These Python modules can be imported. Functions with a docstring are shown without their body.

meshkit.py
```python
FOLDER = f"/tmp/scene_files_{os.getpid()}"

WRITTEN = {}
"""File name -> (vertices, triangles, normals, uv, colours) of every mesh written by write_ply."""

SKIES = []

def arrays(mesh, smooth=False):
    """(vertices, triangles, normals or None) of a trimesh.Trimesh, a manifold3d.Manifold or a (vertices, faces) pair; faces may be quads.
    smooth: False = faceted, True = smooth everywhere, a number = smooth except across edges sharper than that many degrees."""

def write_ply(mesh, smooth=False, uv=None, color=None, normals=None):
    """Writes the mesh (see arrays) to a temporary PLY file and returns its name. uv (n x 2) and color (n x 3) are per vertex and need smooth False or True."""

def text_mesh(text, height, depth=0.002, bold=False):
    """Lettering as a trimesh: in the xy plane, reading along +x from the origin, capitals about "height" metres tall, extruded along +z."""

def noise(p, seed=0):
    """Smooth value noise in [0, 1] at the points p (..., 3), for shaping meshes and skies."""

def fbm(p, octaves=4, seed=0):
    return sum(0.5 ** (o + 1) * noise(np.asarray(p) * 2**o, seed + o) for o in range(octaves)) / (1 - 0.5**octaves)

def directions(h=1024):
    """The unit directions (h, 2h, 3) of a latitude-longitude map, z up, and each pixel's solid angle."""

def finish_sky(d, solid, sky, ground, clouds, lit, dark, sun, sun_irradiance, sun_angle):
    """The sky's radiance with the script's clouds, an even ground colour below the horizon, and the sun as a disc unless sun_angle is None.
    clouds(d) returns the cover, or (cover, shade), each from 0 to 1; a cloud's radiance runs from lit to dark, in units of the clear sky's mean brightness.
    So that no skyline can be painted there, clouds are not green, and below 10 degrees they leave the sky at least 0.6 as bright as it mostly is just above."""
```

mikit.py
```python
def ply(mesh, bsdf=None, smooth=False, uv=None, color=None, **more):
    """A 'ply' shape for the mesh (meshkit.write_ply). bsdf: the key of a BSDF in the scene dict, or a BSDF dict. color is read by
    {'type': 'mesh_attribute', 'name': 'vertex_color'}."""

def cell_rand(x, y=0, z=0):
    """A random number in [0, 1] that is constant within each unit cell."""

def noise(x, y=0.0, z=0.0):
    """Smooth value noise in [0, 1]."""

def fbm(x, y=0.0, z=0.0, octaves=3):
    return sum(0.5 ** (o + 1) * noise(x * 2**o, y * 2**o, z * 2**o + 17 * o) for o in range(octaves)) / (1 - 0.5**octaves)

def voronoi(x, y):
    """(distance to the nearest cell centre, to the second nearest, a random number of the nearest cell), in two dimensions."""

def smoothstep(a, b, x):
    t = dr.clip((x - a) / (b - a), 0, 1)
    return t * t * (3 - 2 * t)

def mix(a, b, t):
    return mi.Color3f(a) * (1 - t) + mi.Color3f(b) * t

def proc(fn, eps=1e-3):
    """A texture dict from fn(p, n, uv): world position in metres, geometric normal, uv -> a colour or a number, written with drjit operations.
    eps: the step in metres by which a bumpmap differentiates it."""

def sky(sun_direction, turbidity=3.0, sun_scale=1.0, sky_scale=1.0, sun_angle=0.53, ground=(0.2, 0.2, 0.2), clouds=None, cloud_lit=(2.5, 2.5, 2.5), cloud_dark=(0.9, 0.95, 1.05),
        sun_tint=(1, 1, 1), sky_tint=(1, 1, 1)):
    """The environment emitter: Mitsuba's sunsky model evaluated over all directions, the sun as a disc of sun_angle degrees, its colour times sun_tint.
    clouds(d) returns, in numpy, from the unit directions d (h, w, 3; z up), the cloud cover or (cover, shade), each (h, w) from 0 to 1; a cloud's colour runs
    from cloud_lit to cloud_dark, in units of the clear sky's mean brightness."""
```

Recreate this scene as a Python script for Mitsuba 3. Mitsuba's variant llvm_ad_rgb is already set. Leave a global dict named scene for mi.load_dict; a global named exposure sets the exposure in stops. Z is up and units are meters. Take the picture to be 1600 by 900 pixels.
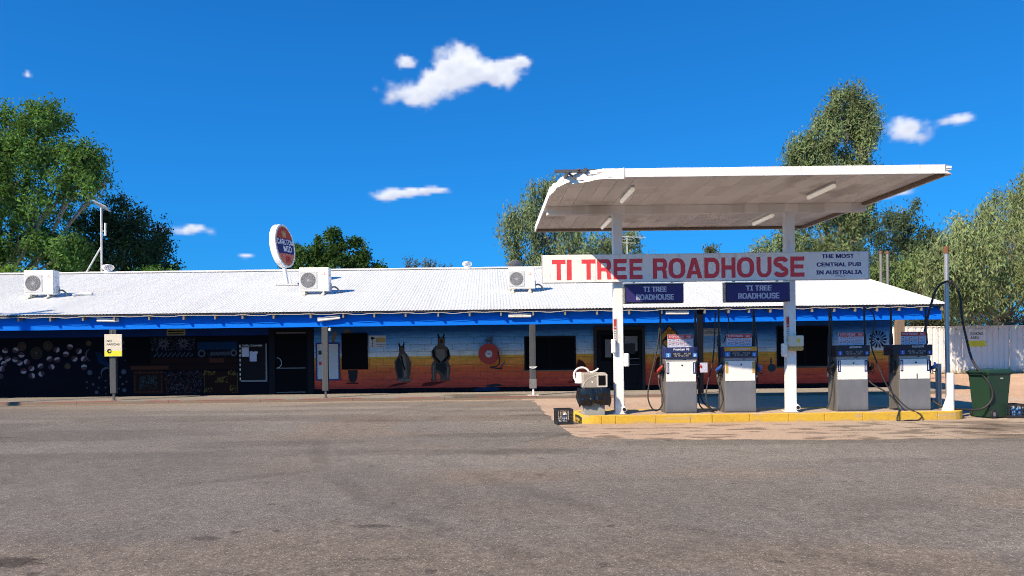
import math, random
import numpy as np, trimesh, drjit as dr, mitsuba as mi, mikit, meshkit
from shapely.geometry import Polygon, Point, box as sbox, LineString
from shapely import affinity
from shapely.ops import unary_union
from scipy.interpolate import CubicSpline
from mikit import noise, fbm, voronoi, cell_rand, smoothstep, mix

random.seed(7)
T = mi.ScalarTransform4f
scene, labels = {}, {}

# ------------------------------------------------------------------ camera, sky, exposure
ROLL = math.radians(0.7)
scene['camera'] = {
    'type': 'perspective', 'fov': 67.38, 'fov_axis': 'x', 'near_clip': 0.1, 'far_clip': 6000.0,
    'principal_point_offset_x': 0.0219, 'principal_point_offset_y': -0.1,
    'to_world': T().look_at(origin=[0, 0, 1.7], target=[0, 1, 1.7], up=[math.sin(ROLL), 0, math.cos(ROLL)])}
exposure = 2.4
SUN = (-1.0, -0.9, 1.0)


def cloud_field(d):
    """A few small fair-weather cumulus puffs: azimuth, elevation and half sizes in degrees, scattered round the whole sky."""
    az = np.degrees(np.arctan2(d[..., 0], d[..., 1]))
    el = np.degrees(np.arcsin(np.clip(d[..., 2], -1, 1)))
    puffs = [(-5.5, 17.95, 2.8, 1.3), (-3.6, 19.1, 1.5, 1.2), (-2.2, 20.0, 1.9, 1.45), (-0.4, 19.4, 2.2, 1.0), (1.5, 19.5, 1.5, 1.15), (2.5, 20.2, 0.9, 0.45),
             (-6.1, 20.2, 0.8, 0.5), (-7.3, 11.05, 1.3, 0.5), (-5.4, 11.3, 1.6, 0.42), (-4.0, 11.4, 1.3, 0.2), (-21.3, 8.15, 2.6, 0.42), (28.6, 13.5, 1.9, 1.0),
             (31.6, 13.75, 0.9, 0.45), (27.6, 9.6, 1.6, 0.4), (19.4, 6.3, 0.8, 0.3), (-17.6, 6.55, 0.6, 0.22), (-30.8, 17.2, 0.25, 0.22)]
    rnd = random.Random(4)
    for _ in range(16):
        a0, e0, w0 = rnd.uniform(45, 315), rnd.uniform(8, 40), rnd.uniform(1.5, 5)
        puffs.append(((a0 + 180) % 360 - 180, e0, w0, w0 * 0.35))
    q = np.stack([az * 0.6, el * 0.9, az * 0 + 3.0], -1)
    w1 = meshkit.fbm(q + 40, 3, 9) - 0.5
    w2 = meshkit.fbm(q * 1.3 + 80, 3, 4) - 0.5
    rag = meshkit.fbm(q * 2.6 + 11, 5, 5) - 0.5
    field, low = np.zeros(az.shape), np.zeros(az.shape)
    for a0, e0, w0, h0 in puffs:
        u, v = (az - a0 + w1 * 1.3 * min(1, w0)) / w0, (el - e0 + w2 * 1.2 * min(1, h0)) / h0
        f = np.exp(-1.1 * (u * u + np.where(v < 0, 1.5, 1.0) * v * v))
        low = low + f * (0.5 - 0.5 * np.clip(v, -1, 1))
        field = field + f
    low = low / np.maximum(field, 1e-3)
    dens = np.clip(field, 0, 1.25) + 1.05 * rag * np.clip(field * 1.8, 0, 1)
    cover = np.clip((dens - 0.36) / 0.62, 0, 1)
    cover = cover * cover * (3 - 2 * cover) * 0.95
    shade = np.clip(low * 0.85 - 0.05 + 0.9 * rag, 0, 1)
    return cover, shade


scene['sky'] = mikit.sky(SUN, turbidity=3.6, sky_scale=0.8, sky_tint=(0.072, 0.585, 1.17), clouds=cloud_field,
                         cloud_lit=(3.7, 3.8, 4.0), cloud_dark=(2.0, 2.15, 2.75), ground=(0.25, 0.2, 0.16))
scene['sky']['sampling_weight'] = 200.0   # the four weak tube lamps need few light samples

# ------------------------------------------------------------------ materials
def plain(name, c, rough=0.5, spec=0.5, metallic=0.0, two=False, **k):
    b = {'type': 'principled', 'base_color': {'type': 'rgb', 'value': list(c)} if not isinstance(c, dict) else c,
         'roughness': rough, 'specular': spec, 'metallic': metallic, **k}
    scene[name] = {'type': 'twosided', 'bsdf': b} if two else b
    return name


def tex(name, fn, rough=0.8, spec=0.2, two=False, bump=None, eps=1e-3, **k):
    b = {'type': 'principled', 'base_color': mikit.proc(fn), 'roughness': rough, 'specular': spec, **k}
    if bump:
        b = {'type': 'bumpmap', 'arbitrary': mikit.proc(bump[0], eps), 'scale': bump[1], 'bsdf': b}
    scene[name] = {'type': 'twosided', 'bsdf': b} if two else b
    return name


def C(*c):
    return mi.Color3f(*c)


DARK_SPOTS = [(7.1, 5.95, 0.62, 0.38, 0.55), (-3.95, 6.2, 0.33, 0.16, 0.75), (-1.15, 7.3, 0.26, 0.1, 0.6), (-9.9, 15.2, 0.55, 0.25, 0.6), (-0.9, 6.15, 0.5, 0.14, 0.45),  # stains and one other dark spot at the left front, as soft ellipses
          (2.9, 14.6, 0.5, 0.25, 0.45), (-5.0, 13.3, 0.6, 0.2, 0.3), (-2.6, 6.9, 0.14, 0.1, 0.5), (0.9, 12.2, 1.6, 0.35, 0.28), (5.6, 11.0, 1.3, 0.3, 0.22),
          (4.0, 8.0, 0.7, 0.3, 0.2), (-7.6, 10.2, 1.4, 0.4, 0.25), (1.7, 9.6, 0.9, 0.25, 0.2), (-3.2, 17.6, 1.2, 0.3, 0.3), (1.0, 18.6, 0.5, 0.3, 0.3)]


def asphalt_fn(p, n, uv):
    d1, d2, r = voronoi(p.x * 95, p.y * 95)
    e1, e2, r2 = voronoi(p.x * 48 + 9, p.y * 48 + 5)
    grain = 0.6 * r + 0.4 * r2
    big = fbm(p.x * 0.22, p.y * 0.35, 1.0, 4)
    mid = fbm(p.x * 1.1 + 7, p.y * 1.6, 2.0, 3)
    c = mix(C(0.073, 0.069, 0.065), C(0.206, 0.190, 0.174), grain)
    c = c * (0.84 + 0.32 * noise(p.x * 21, p.y * 21, 3.0)) * (0.90 + 0.20 * noise(p.x * 8, p.y * 8, 6.0))
    c = c * (0.70 + 0.30 * smoothstep(0.0, 0.35, d2 - d1 + 0.05))
    c = dr.select(r > 0.975, C(0.29, 0.27, 0.24), c)
    c = c * (0.80 + 0.40 * big) * (0.90 + 0.20 * mid)
    red = smoothstep(0.5, 0.75, fbm(p.x * 0.35 + 31, p.y * 0.5 + 3, 5.0, 3))
    c = mix(c, c * C(1.22, 1.0, 0.82), red * 0.35)
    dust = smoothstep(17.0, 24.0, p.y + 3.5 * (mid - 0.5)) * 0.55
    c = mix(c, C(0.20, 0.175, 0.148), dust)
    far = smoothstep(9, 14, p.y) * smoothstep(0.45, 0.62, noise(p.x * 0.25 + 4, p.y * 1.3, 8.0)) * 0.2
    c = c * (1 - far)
    # curved tyre tracks
    for rad, cx, cy in ((14.0, 12.5, 16.0), (15.7, 12.5, 16.0), (22.0, -16.0, 28.0)):
        q = dr.abs(dr.sqrt(dr.square(p.x - cx) + dr.square(p.y - cy)) - rad)
        c = c * (1 - 0.20 * (1 - smoothstep(0.05, 0.22, q)) * smoothstep(0.35, 0.7, mid))
    f1, f2, fr = voronoi(p.x * 0.9, p.y * 0.9 + 3)
    c = c * (1 - 0.45 * (1 - smoothstep(0.02, 0.065, f1 + 0.03 * (grain - 0.5))) * smoothstep(0.62, 0.66, fr))
    for x, y, a, b, k in DARK_SPOTS:
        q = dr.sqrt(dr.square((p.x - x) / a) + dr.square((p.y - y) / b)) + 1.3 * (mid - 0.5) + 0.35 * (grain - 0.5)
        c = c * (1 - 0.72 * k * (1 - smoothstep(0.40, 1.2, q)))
    return c


def dirt_fn(p, n, uv):
    a = fbm(p.x * 0.5, p.y * 0.8, 3.0, 4)
    g = noise(p.x * 23, p.y * 23, 1.0)
    c = mix(C(0.25, 0.165, 0.115), C(0.335, 0.25, 0.19), a)
    return c * (0.85 + 0.3 * g)


def apron_fn(p, n, uv):
    a = fbm(p.x * 0.7, p.y * 1.3, 3.0, 4)
    b = fbm(p.x * 2.3 + 5, p.y * 5.0, 7.0, 3)
    g = noise(p.x * 40, p.y * 40, 1.0)
    grey = smoothstep(4.5, 8.0, p.x + 3 * (a - 0.5)) * (1 - smoothstep(17.5, 20.0, p.y))
    c = mix(C(0.245, 0.183, 0.142), C(0.32, 0.250, 0.200), a)
    c = mix(c, C(0.235, 0.20, 0.165), grey * 0.75)
    c = c * (0.88 + 0.24 * g)
    dark = smoothstep(0.52, 0.68, b) * (1 - smoothstep(15.6, 16.4, p.y)) * 0.5
    c = c * (1 - dark)
    oil = smoothstep(0.42, 0.62, fbm(p.x * 0.8 + 11, p.y * 1.4 + 2, 2.0, 3)) * smoothstep(8.0, 9.2, p.x) * (1 - smoothstep(15.9, 16.3, p.y))
    c = c * (1 - 0.5 * oil)
    jx = dr.minimum(dr.abs(p.x - 8.1), dr.abs(p.x - 11.4))
    jy = dr.minimum(dr.abs(p.y - 14.9), dr.abs(p.y - 19.2))
    return c * (1 - 0.45 * (1 - smoothstep(0.008, 0.03, dr.minimum(jx, jy))))


def slab_fn(p, n, uv):
    a = fbm(p.x * 0.6, p.y * 1.5, p.z + 3.0, 4)
    g = noise(p.x * 30, p.y * 30, 1.0)
    c = mix(C(0.145, 0.135, 0.12), C(0.215, 0.20, 0.18), a) * (0.9 + 0.2 * g)
    wet = dr.sqrt(dr.square((p.x + 0.15) / 1.7) + dr.square((p.y - 24.9) / 1.0)) + 1.2 * (fbm(p.x * 1.5, p.y * 3, 9.0, 3) - 0.5)
    c = c * (1 - 0.5 * (1 - smoothstep(0.55, 0.85, wet)))
    wear = fbm(p.x * 1.6, p.y * 4, 5.0, 3)
    red = smoothstep(0.36, 0.56, wear) * (1 - smoothstep(24.26, 24.29, p.y))
    c = mix(c, C(0.19, 0.155, 0.125), smoothstep(0.075, 0.06, p.z))
    c = mix(c, C(0.22, 0.080, 0.070), red * 0.75 * smoothstep(0.06, 0.072, p.z))
    joint = dr.abs(p.x / 2.9 - dr.floor(p.x / 2.9) - 0.5)
    return c * (1 - 0.5 * (1 - smoothstep(0.0015, 0.005, joint)))


def mural_fn(p, n, uv):
    s = (fbm(p.x * 1.2, p.z * 14, 2.0, 3) - 0.5) * 0.10 + (fbm(p.x * 0.5, p.z * 1.5, 6.0, 3) - 0.5) * 0.18
    z = p.z + s
    c = mix(C(0.42, 0.060, 0.045), C(0.60, 0.095, 0.055), smoothstep(0.25, 0.62, z))
    c = mix(c, C(0.70, 0.140, 0.050), smoothstep(0.55, 0.92, z))
    c = mix(c, C(0.80, 0.30, 0.065), smoothstep(0.90, 1.12, z))
    c = mix(c, C(0.76, 0.40, 0.065), smoothstep(1.12, 1.30, z))
    hz = p.z + (noise(p.x * 0.5, 1.0, 3.0) - 0.5) * 0.03
    sky = mix(C(0.70, 0.70, 0.66), C(0.36, 0.56, 0.76), smoothstep(1.40, 1.66, z))
    sky = mix(sky, C(0.11, 0.36, 0.72), smoothstep(1.60, 1.98, z))
    sky = mix(sky, C(0.018, 0.115, 0.40), smoothstep(1.90, 2.26, z))
    c = mix(c, sky, smoothstep(1.362, 1.376, hz))
    g = fbm(p.x * 4, p.z * 22, 3.0, 3)
    c = c * (0.78 + 0.44 * g)
    return mix(C(0.006, 0.007, 0.013), c, smoothstep(0.262, 0.272, p.z + 0.02 * (g - 0.5)))


def timber_fn(p, n, uv):
    g = fbm(p.x * 60, p.y * 60, p.z * 2.0, 3)
    h = fbm(p.x * 9, p.y * 9, p.z * 0.9, 3)
    return mix(C(0.030, 0.035, 0.042), C(0.110, 0.120, 0.135), 0.5 * g + 0.5 * h)


def soffit_fn(p, n, uv):
    r = cell_rand(dr.floor((p.x - 1.24) / 0.29), dr.floor(p.y - 16.8), 1)
    a = fbm(p.x * 3.0, p.y * 0.55, 2.0, 4)
    b = fbm(p.x * 0.6, p.y * 0.5, 8.0, 3)
    c = mix(C(0.66, 0.64, 0.615), C(0.90, 0.885, 0.865), 0.6 * a + 0.4 * b)
    st = smoothstep(0.60, 0.78, fbm(p.x * 1.3 + 3, p.y * 0.9, 5.0, 4))
    return mix(c * (0.9 + 0.2 * r), C(0.42, 0.38, 0.34), st * 0.6)


def roof_fn(p, n, uv):
    r = cell_rand(dr.floor(p.x / 0.762), 3, 1)
    a = fbm(p.x * 0.4, p.y * 0.3, 2.0, 3)
    s = fbm(p.x * 11, p.y * 0.35, 4.0, 3)
    c = C(0.53, 0.575, 0.61) * (0.92 + 0.06 * r + 0.10 * (a - 0.5))
    lap = dr.abs(p.x / 0.762 - dr.floor(p.x / 0.762) - 0.5)
    c = c * (1 - 0.10 * (1 - smoothstep(0.01, 0.03, lap)))
    row = dr.abs(p.y / 1.05 - dr.floor(p.y / 1.05) - 0.5)
    c = c * (1 - 0.10 * (1 - smoothstep(0.008, 0.03, row)) * smoothstep(0.35, 0.6, noise(p.x * 9, p.y, 3.0)))
    rust = smoothstep(0.62, 0.80, s) * 0.16 + 0.14 * smoothstep(24.9, 24.3, p.y) * smoothstep(0.4, 0.6, noise(p.x * 3, 1.0, 2.0))
    return mix(c, C(0.40, 0.31, 0.24), rust)


def kerb_fn(p, n, uv):
    a = fbm(p.x * 1.8, p.y * 1.8, p.z * 4, 4)
    g = noise(p.x * 35, p.y * 35, p.z * 35)
    c = mix(C(0.53, 0.325, 0.03), C(0.62, 0.42, 0.06), a) * (0.9 + 0.2 * g)
    d1, d2, r = voronoi(p.x * 2.1 + 0.25 * a, p.z * 4 + p.y)
    crack = (1 - smoothstep(0.01, 0.05, d2 - d1)) * smoothstep(0.45, 0.6, fbm(p.x * 0.8, 2.0, 3.0, 2))
    c = mix(c, C(0.20, 0.13, 0.05), crack * 0.3)
    bare = smoothstep(0.58, 0.70, fbm(p.x * 3.2 + 2, p.y * 3, p.z * 9, 3))
    low = smoothstep(0.06, 0.0, p.z) * 0.4
    return mix(mix(c, C(0.42, 0.32, 0.22), bare * 0.6), C(0.36, 0.25, 0.17), low)


def pumpgrey_fn(p, n, uv):
    a = fbm(p.x * 3, p.y * 3, p.z * 3, 4)
    b = fbm(p.x * 12, p.y * 12, p.z * 2.5, 3)
    c = mix(C(0.115, 0.125, 0.148), C(0.165, 0.178, 0.205), a)
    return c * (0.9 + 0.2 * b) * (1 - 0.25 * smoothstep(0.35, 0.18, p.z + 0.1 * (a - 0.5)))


def paint_fn(p, n, uv):
    a = fbm(p.x * 2.2, p.y * 2.2, p.z * 0.9, 4)
    s = smoothstep(0.60, 0.78, fbm(p.x * 9, p.y * 9, p.z * 2.2, 3))
    return mix(C(0.80, 0.80, 0.79) * (0.92 + 0.10 * a), C(0.42, 0.36, 0.29), s * 0.30)


def fence_fn(p, n, uv):
    a = fbm(p.x * 0.6, p.y, p.z * 1.2, 3)
    low = smoothstep(0.5, 0.0, p.z) * 0.35
    return mix(C(0.74, 0.74, 0.735) * (0.95 + 0.08 * a), C(0.44, 0.31, 0.22), low)


def bark_fn(p, n, uv):
    a = fbm(p.x * 6, p.y * 6, p.z * 1.5, 4)
    return mix(C(0.16, 0.125, 0.095), C(0.46, 0.40, 0.33), a)


def boardblue_fn(p, n, uv):
    a = fbm(p.x * 0.7, p.y, p.z * 5, 4)
    s = fbm(p.x * 2, p.y, p.z * 30, 3)
    return C(0.004, 0.165, 0.80) * (0.82 + 0.24 * a + 0.12 * s)


def blackwall_fn(p, n, uv):
    a = fbm(p.x * 1.4, p.y, p.z * 3, 4)
    band = smoothstep(2.155, 2.165, p.z)
    c = C(0.0035, 0.005, 0.012) * (0.6 + 0.8 * a)
    return mix(c, C(0.006, 0.036, 0.20) * (0.75 + 0.5 * a), band)


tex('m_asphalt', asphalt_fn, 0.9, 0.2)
tex('m_dirt', dirt_fn, 1.0, 0.1)
tex('m_apron', apron_fn, 0.95, 0.1)
tex('m_slab', slab_fn, 0.9, 0.2)
tex('m_mural', mural_fn, 0.8, 0.08)
tex('m_timber', timber_fn, 0.9, 0.2)
tex('m_soffit', soffit_fn, 0.8, 0.2)
tex('m_roof', roof_fn, 0.6, 0.3, two=True)
tex('m_kerb', kerb_fn, 0.7, 0.3)
tex('m_pumpgrey', pumpgrey_fn, 0.42, 0.5)
tex('m_paint', paint_fn, 0.5, 0.4, two=True)
tex('m_fence', fence_fn, 0.5, 0.4, two=True)
tex('m_bark', bark_fn, 0.95, 0.1)
tex('m_boardblue', boardblue_fn, 0.8, 0.08)
tex('m_blackwall', blackwall_fn, 0.8, 0.1)
plain('m_white', (0.76, 0.76, 0.75), 0.45)
plain('m_sheetwhite', (0.72, 0.72, 0.72), 0.5, two=True)
plain('m_cream', (0.62, 0.58, 0.48), 0.5)
plain('m_black', (0.012, 0.012, 0.014), 0.5)
plain('m_screen', (0.004, 0.0045, 0.007), 0.8, 0.08)
plain('m_frame', (0.006, 0.007, 0.012), 0.6, 0.15)
plain('m_rubber', (0.022, 0.022, 0.024), 0.55, 0.4)
plain('m_bag', (0.008, 0.009, 0.012), 0.2, 0.6, two=True)
plain('m_steel', (0.42, 0.43, 0.45), 0.35, 0.5, 0.6)
plain('m_darksteel', (0.10, 0.105, 0.11), 0.5, 0.5, 0.3)
plain('m_rust', (0.17, 0.085, 0.05), 0.9, 0.2, two=True)
plain('m_grey', (0.30, 0.31, 0.33), 0.5)
plain('m_lightgrey', (0.52, 0.53, 0.54), 0.5)
plain('m_midgrey', (0.17, 0.17, 0.18), 0.5)
plain('m_pumpside', (0.115, 0.11, 0.105), 0.45)
plain('m_trimbrown', (0.21, 0.165, 0.13), 0.8, 0.2)
plain('m_grout', (0.12, 0.095, 0.10), 0.9, 0.05)
plain('m_boarddark', (0.016, 0.015, 0.018), 0.8, 0.05)
plain('m_signgreen', (0.26, 0.28, 0.17), 0.6, 0.1)
plain('m_navy', (0.034, 0.028, 0.145), 0.4, 0.3)
plain('m_headnavy', (0.020, 0.030, 0.115), 0.3)
plain('m_headblack', (0.014, 0.014, 0.024), 0.35)
plain('m_blue', (0.02, 0.09, 0.42), 0.4)
plain('m_skyblue', (0.06, 0.24, 0.62), 0.4)
plain('m_red', (0.64, 0.050, 0.065), 0.45)
plain('m_paintred', (0.44, 0.050, 0.035), 0.5, 0.3)
plain('m_nozzlered', (0.45, 0.05, 0.04), 0.4)
plain('m_yellow', (0.66, 0.50, 0.05), 0.5)
plain('m_brightyellow', (0.72, 0.66, 0.03), 0.5)
plain('m_amber', (0.56, 0.27, 0.02), 0.5)
plain('m_gold', (0.46, 0.30, 0.09), 0.5)
plain('m_orange', (0.62, 0.16, 0.08), 0.45)
plain('m_green', (0.015, 0.044, 0.026), 0.42, 0.5)
plain('m_darkgreen', (0.01, 0.03, 0.018), 0.45, 0.5)
plain('m_letterpale', (0.46, 0.48, 0.62), 0.5)
plain('m_binstone', (0.30, 0.27, 0.235), 0.7, 0.3)
plain('m_binbody', (0.27, 0.28, 0.27), 0.6, 0.3)
plain('m_binlight', (0.50, 0.47, 0.42), 0.6, 0.3)
def roo_fn(p, n, uv):
    a = fbm(p.x * 16, p.y, p.z * 7, 4)
    b = fbm(p.x * 5, p.y, p.z * 4 + 3, 3)
    return mix(C(0.022, 0.019, 0.019), C(0.175, 0.135, 0.108), 0.5 * a + 0.5 * b)


tex('m_roo', roo_fn, 0.8, 0.1)
plain('m_roodark', (0.008, 0.007, 0.008), 0.85, 0.04)
plain('m_roolight', (0.19, 0.155, 0.13), 0.85, 0.04)
plain('m_rooblue', (0.028, 0.030, 0.035), 0.85, 0.04)
plain('m_rooshade', (0.10, 0.020, 0.020), 0.85, 0.04)
plain('m_petal', (0.36, 0.32, 0.36), 0.85, 0.04)
plain('m_petaldark', (0.075, 0.042, 0.058), 0.85, 0.04)
plain('m_ring', (0.1, 0.07, 0.045), 0.85, 0.04)
plain('m_motifgrey', (0.075, 0.09, 0.12), 0.85, 0.04)
plain('m_motifbrown', (0.022, 0.012, 0.011), 0.85, 0.04)
plain('m_motifterra', (0.07, 0.028, 0.02), 0.85, 0.04)
plain('m_motifblue', (0.006, 0.03, 0.085), 0.85, 0.04)
plain('m_motifteal', (0.035, 0.07, 0.08), 0.85, 0.04)
plain('m_motifochre', (0.18, 0.13, 0.035), 0.85, 0.04)
plain('m_cord', (0.55, 0.53, 0.48), 0.6)
plain('m_tube', (0.85, 0.85, 0.78), 0.35)
plain('m_solar', (0.30, 0.34, 0.42), 0.15, 0.8)
plain('m_wood', (0.20, 0.15, 0.11), 0.85, 0.2)
plain('m_rafter', (0.22, 0.20, 0.18), 0.85, 0.2)
plain('m_bluebottle', (0.10, 0.28, 0.60), 0.2, 0.6)
scene['m_leaf'] = {'type': 'principledthin', 'base_color': {'type': 'mesh_attribute', 'name': 'vertex_color'}, 'roughness': 0.5,
                   'diff_trans': 0.7, 'spec_trans': 0.0}

# ------------------------------------------------------------------ helpers
TAKEN = set()
SETBACK = [False]    # while True, meshes belong to the front wall, which stands 0.25 m further back than it is drawn


def numbered(key):
    if key not in TAKEN:
        TAKEN.add(key)
        return key
    n = 1
    while f'{key}_{n:03d}' in TAKEN:
        n += 1
    TAKEN.add(f'{key}_{n:03d}')
    return f'{key}_{n:03d}'


def thing(name, label, cat, group=None):
    k = numbered(name)
    labels[k] = {'label': label, 'category': cat}
    if group:
        labels[k]['group'] = group
    return k


def part(parent, name, mesh, mat, smooth=False, label=None, stuff=False, **k):
    key = numbered(f'{parent}__{name}')
    scene[key] = dict(mesh, bsdf={'type': 'ref', 'id': mat}) if isinstance(mesh, dict) else mikit.ply(join(mesh), mat, smooth=smooth, **k)
    if label:
        labels[key] = {'label': label}
    if stuff:
        labels.setdefault(key, {})['kind'] = 'stuff'
    return key


def single(name, mesh, mat, label, cat, group=None, smooth=False, **k):
    key = thing(name, label, cat, group)
    scene[key] = mikit.ply(join(mesh), mat, smooth=smooth, **k)
    return key


def struct(name, mesh, mat, smooth=False, **k):
    key = numbered(name)
    scene[key] = mikit.ply(join(mesh), mat, smooth=smooth, **k)
    labels[key] = {'label': name.replace('_', ' '), 'kind': 'structure'}
    return key


def join(m):
    m = join_(m)
    if SETBACK[0]:
        m = m.copy()
        m.apply_transform(WALLM)
    return m


WALLM = np.array([[1.0095, 0, 0, 0], [0, 1, 0, 0.25], [0, 0, 1.0095, 1.7 * (1 - 1.0095)], [0, 0, 0, 1]])


def join_(m):
    if isinstance(m, (list, tuple)) and m and hasattr(m[0], 'vertices'):
        return trimesh.util.concatenate([trimesh.Trimesh(x.vertices, x.faces, process=False) for x in m])
    return m


def box(x0, x1, y0, y1, z0, z1, b=0.0):
    if b <= 0:
        m = trimesh.creation.box(extents=[x1 - x0, y1 - y0, z1 - z0])
        m.apply_translation([(x0 + x1) / 2, (y0 + y1) / 2, (z0 + z1) / 2])
        return m
    pts = []
    for sx in (0, 1):
        for sy in (0, 1):
            for sz in (0, 1):
                c = np.array([x1 if sx else x0, y1 if sy else y0, z1 if sz else z0], float)
                s = np.array([-1 if sx else 1, -1 if sy else 1, -1 if sz else 1]) * b
                for k in range(3):
                    v = c + s
                    v[k] = c[k]
                    pts.append(v)
    return trimesh.convex.convex_hull(np.array(pts))


def cyl(p0, p1, r, r1=None, n=14):
    return tube([p0, p1], [r, r if r1 is None else r1], n, spline=False)


def tube(pts, r, n=8, spline=True, steps=6):
    p = np.asarray(pts, float)
    rr = np.broadcast_to(np.asarray(r, float), (len(p),)) if np.ndim(r) == 0 or len(np.atleast_1d(r)) == len(p) else np.asarray(r)
    if spline and len(p) > 2:
        t = np.r_[0, np.cumsum(np.linalg.norm(np.diff(p, axis=0), axis=1))]
        u = np.linspace(0, t[-1], steps * (len(p) - 1) + 1)
        rr = np.interp(u, t, rr)
        p = CubicSpline(t, p)(u)
    d = np.gradient(p, axis=0)
    d /= np.linalg.norm(d, axis=1, keepdims=True) + 1e-12
    a = np.cross(d[0], [0.31, 0.2, 0.93] if abs(d[0][2]) < 0.9 else [1, 0.1, 0])
    a /= np.linalg.norm(a)
    ang = np.arange(n) * 2 * np.pi / n
    V = []
    for i in range(len(p)):
        a = a - d[i] * (a @ d[i])
        a /= np.linalg.norm(a)
        b = np.cross(d[i], a)
        V.append(p[i] + rr[i] * (np.cos(ang)[:, None] * a + np.sin(ang)[:, None] * b))
    V = np.vstack(V + [p[:1], p[-1:]])
    F, m = [], len(p)
    for i in range(m - 1):
        for j in range(n):
            k = (j + 1) % n
            F += [[i * n + j, i * n + k, (i + 1) * n + k], [i * n + j, (i + 1) * n + k, (i + 1) * n + j]]
    for j in range(n):
        k = (j + 1) % n
        F += [[m * n, k, j], [m * n + 1, (m - 1) * n + j, (m - 1) * n + k]]
    return trimesh.Trimesh(V, F, process=False)


def lathe(profile, n=24, at=(0, 0, 0)):
    m = trimesh.creation.revolve(np.array(profile, float), sections=n)
    m.apply_translation(at)
    return m


def extr(poly, depth):
    g = [x for x in getattr(poly, 'geoms', [poly]) if not x.is_empty and x.area > 1e-7]
    return trimesh.util.concatenate([trimesh.creation.extrude_polygon(x, depth, engine='earcut') for x in g])


FRONT = np.array([[1, 0, 0, 0], [0, 0, -1, 0], [0, 1, 0, 0], [0, 0, 0, 1.0]])   # drawing plane (x, y) stands up as (x, z), front towards -y


def upright(poly, y, depth=0.003):
    """A polygon drawn in (x, z), standing as a thin plate whose back lies at y."""
    m = extr(poly, depth)
    m.apply_transform(FRONT)
    m.apply_translation([0, y, 0])
    return m


def flat(poly, z0, z1):
    m = extr(poly, z1 - z0)
    m.apply_translation([0, 0, z0])
    return m


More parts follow.
